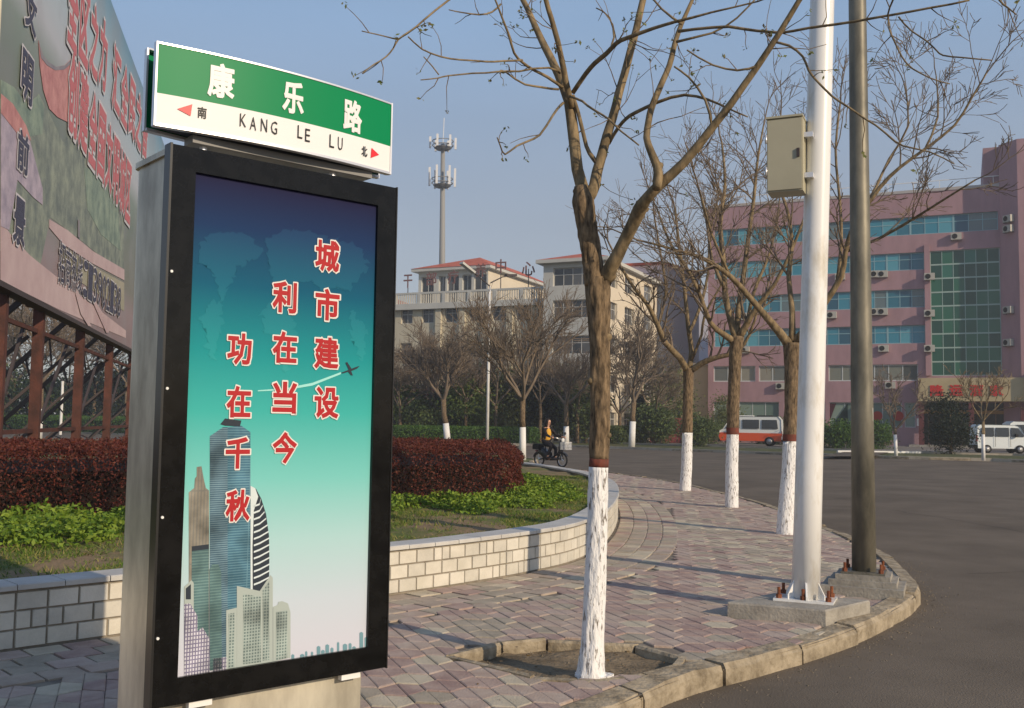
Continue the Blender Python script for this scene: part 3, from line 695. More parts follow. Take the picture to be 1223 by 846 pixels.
flat('grey_block', [(208, 738), (208, 575), (237, 568), (237, 733)], pE, YP - .0014); flat('grey_block_windows', [(214, 736), (214, 585), (230, 582), (230, 733)], pD, YP - .0021)
flat('grey_block', [(237, 733), (237, 508), (300, 522), (330, 478), (336, 486), (336, 718)], pE, YP - .0021); flat('grey_block_windows', [(254, 724), (254, 530), (303, 538), (303, 718)], pD, YP - .0028); flat('grey_block_windows', [(308, 714), (308, 520), (326, 495), (326, 712)], pD, YP - .0028)
flat('low_tower', [(337, 718), (337, 566), (350, 560), (352, 552), (362, 550), (378, 556), (385, 580), (385, 706)], pE, YP - .0014); flat('low_tower_windows', [(345, 714), (345, 580), (376, 575), (376, 706)], pD, YP - .0021)
rs = random.Random(4); x = 388
while x < 598:
    w_ = rs.choice((6, 8, 10, 12)); y1 = 712 - (x - 388) * .17; hgt = rs.uniform(10, 48) * (.6 if x < 560 else 1)
    flat('far_skyline', [(x, y1), (x, y1 - hgt), (x + w_ / 2, y1 - hgt - 3), (x + w_, y1 - hgt), (x + w_, y1 - 1)], pS, YP); x += w_ + rs.choice((2, 4, 10, 16))
# aeroplane
flat('aeroplane', [(565, 660), (575, 656), (590, 650), (615, 641), (620, 640), (612, 648), (595, 655), (600, 668), (594, 667), (586, 657), (570, 662)], pG, YP - .0014, crop=3)
flat('aeroplane_wing', [(588, 652), (578, 630), (583, 628), (596, 648)], pG, YP - .0015, crop=3)
# slogan
M_redp = mat('slogan_red', (.33, .012, .016), .5); M_whp = mat('slogan_white_edge', (.58, .57, .55), .5)
for (ch, px, py) in [('城', 391, 306), ('市', 391, 364), ('建', 390, 422), ('设', 390, 481), ('利', 340, 355), ('在', 340, 415), ('当', 340, 475), ('今', 340, 535), ('功', 286, 417), ('在', 285, 480), ('千', 284, 541), ('秋', 284, 604)]:
    s, z = kh(px, py); w1 = kh(px + 14.5, py)[0] - kh(px - 14.5, py)[0]; h1 = kh(px, py - 19)[1] - kh(px, py + 19)[1]
    e = letter('slogan_edge', ch, s, YP - .0035, z, w1 * 1.12, h1 * 1.10, M_whp, poster, off=.068)
    letter('slogan_character', ch, s, YP - .0045, z, w1, h1, M_redp, poster, off=.033)

# ---------------------------------------------------------------- street name sign on top
sg = thing('street_name_sign', 'green and white curved street name sign above the light box', 'street sign', (K.O[0], K.O[1], 0), K.a)
DS = -.10
sL = kh(187, 100, DS + .06)[0]; sR = kh(466, 165, DS + .06)[0]
zb = (kh(187, 149, DS + .06)[1] + kh(465, 204, DS + .06)[1]) / 2; zt = (kh(189, 51, DS + .06)[1] + kh(466, 126, DS + .06)[1]) / 2
print('sign', sL, sR, zb, zt, 'kiosk', il, ir, ib, it, br)
Ls = sR - sL
def sd_(u, k=1): return .06 + .055 * (1 - (2 * u - 1) ** 2)
def sy(u): return -DS - sd_(u)
NS = 40
zm = zb + (zt - zb) * .38
M_green = mat('sign_green', (.0, .185, .065), .45, spec=.2); M_swhite = mat('sign_white', (.66, .66, .66), .45, spec=.2); M_alu = mat('aluminium_edge', (.62, .62, .64), .35, metal=.6)
def panel(name, za, zc, m, dy=0.0, back=False):
    b = MB(smooth=True); 
    for i in range(NS):
        u0, u1 = i / NS, (i + 1) / NS
        if back: y0, y1 = -DS + sd_(u0) , -DS + sd_(u1); b.face([(sL + Ls * u1, y1, za), (sL + Ls * u0, y0, za), (sL + Ls * u0, y0, zc), (sL + Ls * u1, y1, zc)])
        else: b.face([(sL + Ls * u0, sy(u0) - dy, za), (sL + Ls * u1, sy(u1) - dy, za), (sL + Ls * u1, sy(u1) - dy, zc), (sL + Ls * u0, sy(u0) - dy, zc)])
    if not back:
        b = MB(True); b.v = [(sL + Ls * i / NS, sy(i / NS), z) for i in range(NS + 1) for z in (za, zc)]; b.f = [(2 * i, 2 * i + 2, 2 * i + 3, 2 * i + 1) for i in range(NS)]; b.mi = [0] * NS
    return b.build(name, m, sg)
panel('green_field', zm, zt, M_green); panel('white_field', zb, zm, M_swhite)
panel('back_panel', zb, zt, M_green, back=True)
def rail(name, za, zc, out, side):
    b = MB(); rings = []
    for i in range(NS + 1):
        u = i / NS; y = sy(u) if side < 0 else -DS + sd_(u); x = sL + Ls * u
        rings.append([(x, y + side * out, za), (x, y - side * .03, za), (x, y - side * .03, zc), (x, y + side * out, zc)])
    b.loft(rings); return b.build(name, M_alu, sg)
for side in (-1, 1): rail('edge_trim', zt, zt + .008, .004, side); rail('edge_trim', zb - .012, zb, .004, side)
for side in (-1, 1):
    for x0 in (sL - .008, sR):
        y = sy(0) if side < 0 else -DS + sd_(0)
        MB().box(x0, x0 + .008, min(y + side * .006, y - side * .022), max(y + side * .006, y - side * .022), zb - .012, zt + .008).build('end_trim', M_alu, sg)
b = MB(); rings = []
for i in range(NS + 1):
    u = i / NS; x = sL + .03 + (Ls - .06) * u; hw = sd_(u) - .028
    rings.append([(x, -DS - hw, zb + .004), (x, -DS + hw, zb + .004), (x, -DS + hw, zt - .02), (x, -DS - hw, zt - .02)])
b.loft(rings); b.build('inner_box', mat('dark_inner_box', (.035, .04, .06), .5), sg)
MB().box(sL + .17, sR - .09, -DS - .045, -DS + .045, zb - .045, zb - .0125).build('mounting_rail', mat('shaded_rail', (.20, .20, .20), .5), sg)
for px in (243, 398):
    s = kh(px, 170, DS)[0]; MB().tube([(s, -DS, KZ1 - .004), (s, -DS, zb - .044)], .017, 12).build('post', M_alu, sg); MB().tube([(s, -DS, KZ1 - .004), (s, -DS, KZ1 + .006)], .03, 12).build('post_collar', M_alu, sg)
def onsign(ch, px, py, wpx, hpx, m, off=.03, name='sign_character'):
    s, z = kh(px, py, DS + .06 + .04); u = (s - sL) / Ls; 
    s, z = kh(px, py, DS + sd_(u)); w1 = abs(kh(px + wpx / 2, py, DS + sd_(u))[0] - kh(px - wpx / 2, py, DS + sd_(u))[0]); h1 = kh(px, py - hpx / 2, DS)[1] - kh(px, py + hpx / 2, DS)[1]
    slope = -.055 * -2 * (2 * u - 1) * 2 / Ls
    letter(name, ch, s, sy(u) - .004, z, w1, h1, m, sg, off, rz=math.atan(slope))
M_ink = mat('sign_black_ink', (.02, .02, .02), .5); M_lw = mat('sign_letter_white', (.85, .86, .86), .4); M_ar = mat('sign_arrow_red', (.62, .03, .04), .4)
onsign('康', 264, 97, 31, 41, M_lw, .035); onsign('乐', 350, 117, 26, 38, M_lw, .035); onsign('路', 421, 139, 24, 38, M_lw, .035)
onsign('南', 241, 135, 10.5, 13.5, M_ink, .02); onsign('北', 435, 181, 7.5, 12, M_ink, .02)
for ch, px, py in (('K', 290, 144), ('A', 302, 148), ('N', 315, 150), ('G', 327, 153), ('L', 358, 158), ('E', 367, 162), ('L', 396, 169), ('U', 406, 172)):
    onsign(ch, px, py, 7.5 if px < 340 else 6, 15, M_ink, -.004)
def arrow(pts):
    q = [kh(x, y, DS + .075) for x, y in pts]; u = (sum(a for a, _ in q) / 3 - sL) / Ls; q = [kh(x, y, DS + sd_(u)) for x, y in pts]
    b = MB(); b.face([(s, sy((s - sL) / Ls) - .004, z) for s, z in q]); b.build('arrow', M_ar, sg)
arrow([(212, 130), (229, 125), (227, 139)][::-1]); arrow([(443, 177), (453, 185), (442, 189)])

# ================================================================ billboard on steel posts
Bf = Frame((-7.1 + .246 * .55, 13.05), (-.246, 1.0))            # runs away from the viewer; normal faces right
assert Bf.n[0] > 0
bb = thing('billboard', 'huge city scene billboard on rusty steel posts rising behind the red hedge', 'billboard', (Bf.O[0], Bf.O[1], 0), Bf.a)
bz0 = Bf.hit(60, 367)[1]; bz1 = Bf.hit(150, 48)[1]; BL = 30.0
print('billboard', bz0, bz1, Bf.hit(0, 340), Bf.hit(0, 0), Bf.hit(140, 400))
Mbb = gradmat('billboard_print', [(0, (.27, .20, .21)), (.12, (0.312, 0.247, 0.260)), (.2, (0.221, 0.221, 0.195)), (.42, (0.182, 0.221, 0.195)), (.52, (0.234, 0.286, 0.260)), (.6, (0.468, 0.494, 0.546)), (.8, (0.390, 0.520, 0.598)), (1, (.16, .30, .42))], 'Z', bz0, bz1, .55, 0, .55, .35, (.30, .30, .33))
panel_ = MB(); panel_.box(0, BL, 0, .08, bz0, bz1); panel_ = panel_.build('printed_panel', Mbb, bb)
M_rust = mat('red_oxide_steel', (.04, .019, .015), .75, (.095, .034, .024), 3, coords='World', bump=.3, bscale=30); M_dst = mat('dark_steel', (.05, .04, .04), .7)
f = MB(); f.box(-.05, BL + .05, -.06, .16, bz0 - .09, bz0 - .01); f.build('lower_beam', M_dst, bb)
f = MB(); f.box(-.06, -.005, -.03, .12, bz0 - .01, bz1); f.build('edge_strip', mat('bleached_edge', (.6, .56, .42), .6), bb)
def post_s(px): return Bf.hit(px, 450, -.1)[0]
ps = [post_s(5), post_s(50), post_s(99), post_s(134)]; print('posts', ps)
ps = ps + [ps[-1] + 4.2 * k for k in range(1, 5)]
for k, s in enumerate(ps):
    wd = .15
    MB().box(s - wd / 2, s + wd / 2, .10, .27, -.02, bz0 - .012).build('front_post', M_rust, bb)
    MB().box(s - wd / 2, s + wd / 2, .275, .40, bz0 - .0, bz1 - .2).build('front_post', M_rust, bb)
    f = MB(); p0 = (s, 3.9, -.02); p1 = (s, .34, bz0 + .25); q0 = (s, 3.3, -.02); q1 = (s, .34, bz0 - .5)
    f.bar(p0, p1, .09); f.bar(q0, q1, .06)
    for j in range(1, 8):
        t = j / 8; a = Vector(p0).lerp(Vector(p1), t); c = Vector(q0).lerp(Vector(q1), t); f.bar(a, c, .035)
    f.build('raking_brace', M_dst, bb)
for a, c in zip(ps, ps[1:]):
    for z in (1.25, bz0 - .42): MB().bar((a + .09, .2, z), (c - .09, .2, z), .05, .07).build('cross_rail', M_rust, bb)
    MB().bar((a, .42, .3), (c, .42, bz0 - .3), .05).build('diagonal_brace', M_dst, bb)
def bp(pts, x0=0, y0=0, sc=1):
    return [(max(.002, s), min(bz1 - .01, max(bz0 + .01, z))) for s, z in (Bf.hit(x0 + x / sc, y0 + y / sc) for x, y in pts)]
def bflat(name, pts, m, lay, x0=0, y0=0, sc=1):
    b = MB(); q = bp(pts, x0, y0, sc); b.sprism(q, -.004 * lay, -.004 * lay + .0025); return b.build(name, m, panel_)
def pm(n, c, c2, sc=2): return mat(n, c, .6, c2, sc, coords='Object')
bRoof = pm('print_pagoda_tile', (.22, .09, .09), (.32, .16, .15), 3); bTree = mat('print_trees', (.075, .09, .085), .6, (.17, .19, .15), 2.2, ramp=(.38, .66), detail=12); bTree2 = mat('print_trees_light', (.08, .11, .095), .6, (.17, .21, .16), 2.0, ramp=(.38, .66), detail=12); bPath = pm('print_path', (.25, .18, .185), (.31, .24, .24), 1); bHouse = pm('print_house', (.16, .14, .18), (.27, .23, .27), 3); bDk = pm('print_ridge', (.11, .10, .12), (.15, .14, .15), 2); bOlive = pm('print_bank', (.17, .165, .12), (.22, .20, .155), 1)
bflat('printed_trees', [(0, 95), (20, 110), (38, 128), (46, 112), (56, 130), (75, 170), (90, 150), (110, 190), (130, 215), (148, 240), (148, 330), (100, 290), (60, 260), (45, 330), (0, 300)], bTree, 1)
bflat('printed_trees', [(0, 95), (16, 104), (32, 125), (46, 113), (52, 128), (50, 160), (25, 165), (0, 130)], bTree2, 2); bflat('printed_trees', [(100, 200), (120, 205), (140, 240), (144, 300), (120, 280), (104, 250)], bTree2, 2)
bflat('printed_pagoda_roof', [(45, 48), (50, 65), (57, 74), (66, 80), (77, 78), (85, 70), (87, 48), (88.5, 48), (89, 70), (92, 90), (98, 150), (84, 148), (68, 140), (58, 130), (51, 108), (47, 80)], bRoof, 3)
bflat('printed_pagoda_ridge', [(45, 48), (49, 64), (57, 74), (66, 80), (77, 78), (85, 70), (86.5, 48), (87.5, 66), (85, 75), (76, 83), (65, 84), (55, 78), (48, 69)], bDk, 4)
bflat('printed_house', [(0, 118), (20, 140), (34, 165), (50, 225), (50, 245), (38, 235), (20, 215), (10, 275), (0, 270)], bHouse, 3)
bflat('printed_house_roof', [(0, 112), (14, 124), (30, 150), (36, 168), (18, 158), (0, 135)], bRoof, 4)
bflat('printed_path', [(0, 262), (12, 280), (35, 305), (60, 325), (85, 345), (150, 395), (150, 404), (70, 370), (0, 338)], bPath, 2)
bflat('printed_path', [(58, 262), (80, 275), (110, 300), (148, 322), (148, 335), (110, 315), (75, 292), (58, 272)], bPath, 3)
bflat('printed_bank', [(72, 292), (110, 318), (148, 338), (148, 372), (100, 340), (72, 320)], bOlive, 2)
bflat('printed_trunk', [(92, 262), (94, 264), (94, 285), (92, 283)], bDk, 5)
M_bred = mat('billboard_red_letter', (.44, .13, .14), .6); M_bwh = mat('billboard_white_edge', (.50, .48, .50), .6); M_bdk = mat('billboard_dark_letter', (.05, .05, .08), .6)
def btext(ch, s, z, w1, h1, inner, outer, off=.03, o2=.075, skew=0.0):
    letter('letter_edge', ch, s, -.026, z, w1 * 1.14, h1 * 1.10, outer, panel_, off=o2, skew=skew); letter('letter', ch, s, -.032, z, w1, h1, inner, panel_, off=off, skew=skew)
for ch, px, py, hp in (('文', 35, 14, 52), ('明', 30.5, 93, 62), ('前', 25.5, 182, 50), ('景', 21, 265, 58)):
    s, z = Bf.hit(px, py); h1 = Bf.hit(px, py - hp / 2)[1] - Bf.hit(px, py + hp / 2)[1]; w1 = Bf.hit(px + 7, py)[0] - Bf.hit(px - 7, py)[0]; btext(ch, s, z, w1, h1, M_bdk, M_bwh, .03, .06)
def row(chars, pa, pb, h1, zoff=0):
    (sa_, za), (sb_, zb_) = Bf.hit(*pa), Bf.hit(*pb); n = len(chars) - 1
    for k, ch in enumerate(chars):
        if ch == ' ': continue
        s = sa_ + (sb_ - sa_) * k / n; z = za + (zb_ - za) * k / n; btext(ch, s, z, (sb_ - sa_) / n * .86, h1, M_bred, M_bwh, .03, .075)
row('创建全国文明城区', (86, 112), (152, 230), 1.55)
row('全区之力', (86, 10), (122, 66), 1.5); row('汇全民之智', (138, 97), (172, 158), 1.5)
for k, ch in enumerate('招商热线：13902138'):
    (sa_, za), (sb_, zb_) = Bf.hit(72, 314), Bf.hit(141, 361); n = 12; s = sa_ + (sb_ - sa_) * k / n; z = za + (zb_ - za) * k / n
    letter('letter_edge', ch, s, -.026, z, (sb_ - sa_) / n * .92, .80, M_bwh, panel_, off=.028); letter('letter', ch, s, -.032, z, (sb_ - sa_) / n * .84, .74, M_bdk, panel_, off=0)
bflat('printed_ribbon', [(90, 345), (94, 352), (100, 375), (108, 390), (104, 392), (95, 375), (89, 352)], bPath, 6); bflat('printed_ribbon', [(110, 350), (114, 362), (124, 378), (129, 397), (126, 398), (118, 380), (110, 362)], bPath, 6)

# ================================================================ poles
M_polew = mat('white_enamel_pole', (.66, .67, .65), .32, (.44, .40, .32), 6, ramp=(.50, .74), stretch=(1, 1, .35), detail=10, spec=.5, coat=.3); M_poled = mat('dull_galvanised_pole', (.085, .082, .068), .5, (.20, .185, .145), 5, detail=10, stretch=(1, 1, .3), metal=.3)
M_bolt = mat('rusty_bolt', (.10, .03, .015), .8, (.2, .07, .03), 20); M_box = mat('beige_metal_box', (.36, .34, .25), .5, (.32, .30, .22), 2)
sl_ = MB(); q = [(p.x, p.y) for p in SLABP]
sl_.loft([[(x, y, -.02) for x, y in q], [(x, y, .10) for x, y in q], [((x - SLABP[0].x) * .985 + SLABP[0].x + .006, (y - SLABP[0].y) * .985 + SLABP[0].y + .006, .112) for x, y in q]])
o = sl_.build('concrete_slab', M_conc); tag(o, 'low flat concrete slab under the white pole at the kerb', 'concrete footing')
bx, by = G(962, 714, .13); top = at(982, 0, 1.0)
Y = by; T0 = Vector((bx, by, .13)); T1 = at(982, 0, by + .0); dirp = (T1 - T0) / (T1.z - T0.z)
wp = thing('white_pole', 'tall leaning white painted steel pole bolted to the low slab', 'pole', (bx, by, .112))
f = MB(smooth=True); f.tube([dirp * z for z in (0.02, 1, 2, 4, 6, 9)], [.112, .108, .105, .10, .095, .088], 28); f.build('shaft', M_polew, wp)
f = MB(); q = [(-.23, -.16), (.23, -.16), (.23, .16), (-.23, .16)]; cs, sn_ = sdir.x, sdir.y; q = [(x * cs - y * sn_, x * sn_ + y * cs) for x, y in q]; f.prism(q, .001, .02); f.build('base_plate', M_polew, wp)
for k in range(6):
    a = math.pi / 3 * k + .3; d = Vector((math.cos(a), math.sin(a), 0)); p = Vector((-d.y, d.x, 0)) * .007; f = MB()
    pts = [d * .10 + Vector((0, 0, .02)), d * .165 + Vector((0, 0, .02)), d * .165 + Vector((0, 0, .05)), d * .10 + Vector((0, 0, .17))]
    f.loft([[x + p for x in pts], [x - p for x in pts]]); f.build('gusset', M_polew, wp)
def bolts(par, pts, z, h=.07):
    for x, y in pts:
        f = MB(); f.tube([(x, y, z), (x, y, z + .03)], .024, 6); f.tube([(x, y, z + .03), (x, y, z + h)], .013, 8); f.build('anchor_bolt', M_bolt, par)
bolts(wp, [(x * cs - y * sn_, x * sn_ + y * cs) for x, y in ((-.19, -.12), (.0, -.135), (.19, -.12), (.19, .12), (-.19, .12), (0.07, .135))], .02, .085)
cbx = at(940, 190, by - .03); cb = thing('control_box', 'beige metal electrical box strapped high on the white pole', 'electrical box', (cbx.x, cbx.y, at(940, 232, by - .03).z), math.radians(-24))
bh = at(940, 146, by).z - at(940, 232, by).z
MB().box(-.145, .14, -.11, .11, 0, bh, .0).build('box_body', M_box, cb); MB().box(-.138, .133, -.122, -.112, .012, bh - .012, .0).build('door_panel', M_box, cb)
MB().box(-.15, .145, -.13, .115, bh + .001, bh + .018).build('rain_lid', M_box, cb)
for z in (.12, bh - .15): MB().box(.141, .21, -.03, .03, z, z + .04).build('bracket', M_alu, cb)
# dark pole on stepped footing
ft = MB()
def sq3(r1, r2, z0, z1): q = square(Vector((0, 0, 0)), r1, r2); ft.prism([(p.x, p.y) for p in q], z0, z1)
sq3(.35, .31, -.02, .075); sq3(.29, .25, .075, .125); sq3(.235, .20, .125, .17)
o = ft.build('stepped_footing', M_conc, None, (DB.x, DB.y, 0)); tag(o, 'stepped concrete footing of the dull dark pole at the kerb corner', 'concrete footing')
T1 = at(1024, 0, DB.y); dirp = (T1 - Vector((DB.x, DB.y, .17))) / (T1.z - .17)
dp = thing('dark_pole', 'dull greyish green metal pole on the stepped footing right of the white pole', 'pole', (DB.x, DB.y, .17))
f = MB(smooth=True); f.tube([dirp * z for z in (0.02, 1.5, 3, 5, 9)], [.108, .100, .092, .082, .07], 24); f.build('shaft', M_poled, dp)
q = square(Vector((0, 0, 0)), .19, .17); MB().prism([(p.x, p.y) for p in q], .001, .02).build('base_plate', M_poled, dp)
bolts(dp, [(p.x * .82, p.y * .82) for p in q], .02, .08)
MB().box(.06, .10, -.1, -.085, 2.0, 2.16).build('number_plate', M_white, dp) if False else None

# ================================================================ trees
def barkmat(name, a, b_, sc=9, bump=1.0): return mat(name, a, .95, b_, sc, stretch=(1, 1, .28), bump=bump, bscale=16)
M_bark = barkmat('bark_rough', (.045, .032, .020), (.21, .15, .09), 38, 1.2); M_barks = barkmat('bark_smooth', (.085, .065, .038), (.235, .175, .10), 20, .7); M_barkf = barkmat('bark_far', (.10, .078, .058), (.18, .142, .105), 4, .2)
M_wash = mat('whitewash', (.16, .14, .12), .9, (.72, .71, .67), 48, stretch=(1, 1, .25), bump=1.0, bscale=40, ramp=(.36, .45), detail=5); M_washf = mat('whitewash_far', (.70, .70, .68), .9, (.6, .59, .56), 5)
M_redband = mat('red_oxide_band', (.17, .045, .03), .9, (.10, .04, .03), 14)
M_bud = leafmat('young_leaf', [(.10, .13, .03), (.16, .17, .06), (.12, .09, .04)])
def rough_tube(mb, pts, rad, n, amp, seed):
    """tube with lumpy bark"""
    P = [Vector(p) for p in pts]; dense = []; rr = []
    for i in range(len(P) - 1):
        k = max(1, int((P[i + 1] - P[i]).length / (.02 if n >= 30 else .05)))
        for j in range(k): t = j / k; dense.append(P[i].lerp(P[i + 1], t)); rr.append(rad[i] * (1 - t) + rad[i + 1] * t)
    dense.append(P[-1]); rr.append(rad[-1]); s = len(mb.v); mb.tube(dense, rr, n, cap=True)
    for i in range(s, len(mb.v)):
        ring = (i - s) // n
        if ring >= len(dense): break
        c = dense[ring]; v = Vector(mb.v[i]); d = v - c
        a = math.atan2(d.y, d.x); nz = noise.noise(Vector((math.cos(a) * 2, math.sin(a) * 2, v.z * 3 + seed))) * .6 + noise.noise(Vector((math.cos(a) * 7, math.sin(a) * 7, v.z * 7 + seed))) * .4 + (abs(noise.noise(Vector((math.cos(a) * 11, math.sin(a) * 11, v.z * 12 + seed)))) * -.9 if n >= 30 else 0)
        mb.v[i] = tuple(c + d * (1 + amp * nz))
def wander(rg, p, d, L, n, up, jit):
    pts = [p.copy()]; d = d.normalized()
    for i in range(n):
        d = (d + Vector((rg.gauss(0, jit), rg.gauss(0, jit), rg.gauss(0, jit) + up))).normalized(); pts.append(pts[-1] + d * (L / n))
    return pts
def twig(mb, rg, p, d, L, r0, lvl, nch, up=.06, jit=.16, buds=None, sides=4, rmin=.003, spread=1.0):
    n = 5 if L > .35 else 3; pts = wander(rg, p, d, L, n, up, jit); r1 = max(r0 * .4, rmin)
    rad = [max(rmin, r0 + (r1 - r0) * i / n) for i in range(n + 1)]; mb.tube(pts, rad, sides if r0 > .008 else 3, cap=False)
    if buds is not None and rg.random() < .8: buds.append(pts[-1])
    if lvl > 0:
        for _ in range(nch):
            t = rg.uniform(.25, .98); k = min(int(t * n), n - 1); q = pts[k].lerp(pts[k + 1], t * n - k); dd = (pts[k + 1] - pts[k]).normalized()
            side = Vector((rg.gauss(0, 1), rg.gauss(0, 1), rg.gauss(0, 1))); side = (side - dd * side.dot(dd)).normalized()
            twig(mb, rg, q, dd + side * rg.uniform(.5, 1.1) * spread, L * rg.uniform(.4, .65), max(rmin, r0 * .5), lvl - 1, nch, up, jit, buds, sides, rmin, spread)
# --- the near tree, limbs traced ---
TY = 6.13
def tr(pts, dep, base_d=0.0):
    n = len(pts); out = []
    for i, p in enumerate(pts):
        t = i / (n - 1); out.append(at(p[0], p[1], TY + base_d + (dep - base_d) * t))
    return out
def pr(pts, Y=TY): return [p[2] / 2 / F * Y for p in pts]
near = thing('roadside_tree', 'nearest bare tree with whitewashed trunk standing in the paved pit', 'tree', (at(706, 806, TY).x, TY, -.03), 0, 'whitewashed trees along the pavement')
nb = Vector(near.location)
def build_local(mb, name, mats, par, base, **k):
    mb.v = [(x - base.x, y - base.y, z - base.z) for x, y, z in mb.v]; return mb.build(name, mats, par)
TR = [(705, 815, 40), (706, 800, 33), (708, 770, 28), (710, 720, 26), (713, 640, 25), (715, 558, 23.5), (715.5, 548, 23.5), (717, 500, 23.5), (717, 440, 24.5), (716, 395, 26), (714, 350, 31), (714, 332, 30)]
mb = MB(True); rough_tube(mb, tr(TR[:6], 0), pr(TR[:6]), 44, .12, 1); build_local(mb, 'whitewashed_base', M_wash, near, nb)
mb = MB(True); rough_tube(mb, tr(TR[5:7], 0), [x * 1.01 for x in pr(TR[5:7])], 44, .10, 1); build_local(mb, 'red_band', M_redband, near, nb)
mb = MB(True); rough_tube(mb, tr(TR[6:], 0), pr(TR[6:]), 44, .19, 2)
rough_tube(mb, tr([(711, 340, 26), (706, 300, 25), (699, 262, 26), (696, 240, 25), (693, 222, 14)], -.02), pr([(0, 0, 27), (0, 0, 25), (0, 0, 26), (0, 0, 27), (0, 0, 15)]), 36, .19, 3)
build_local(mb, 'trunk', M_bark, near, nb)
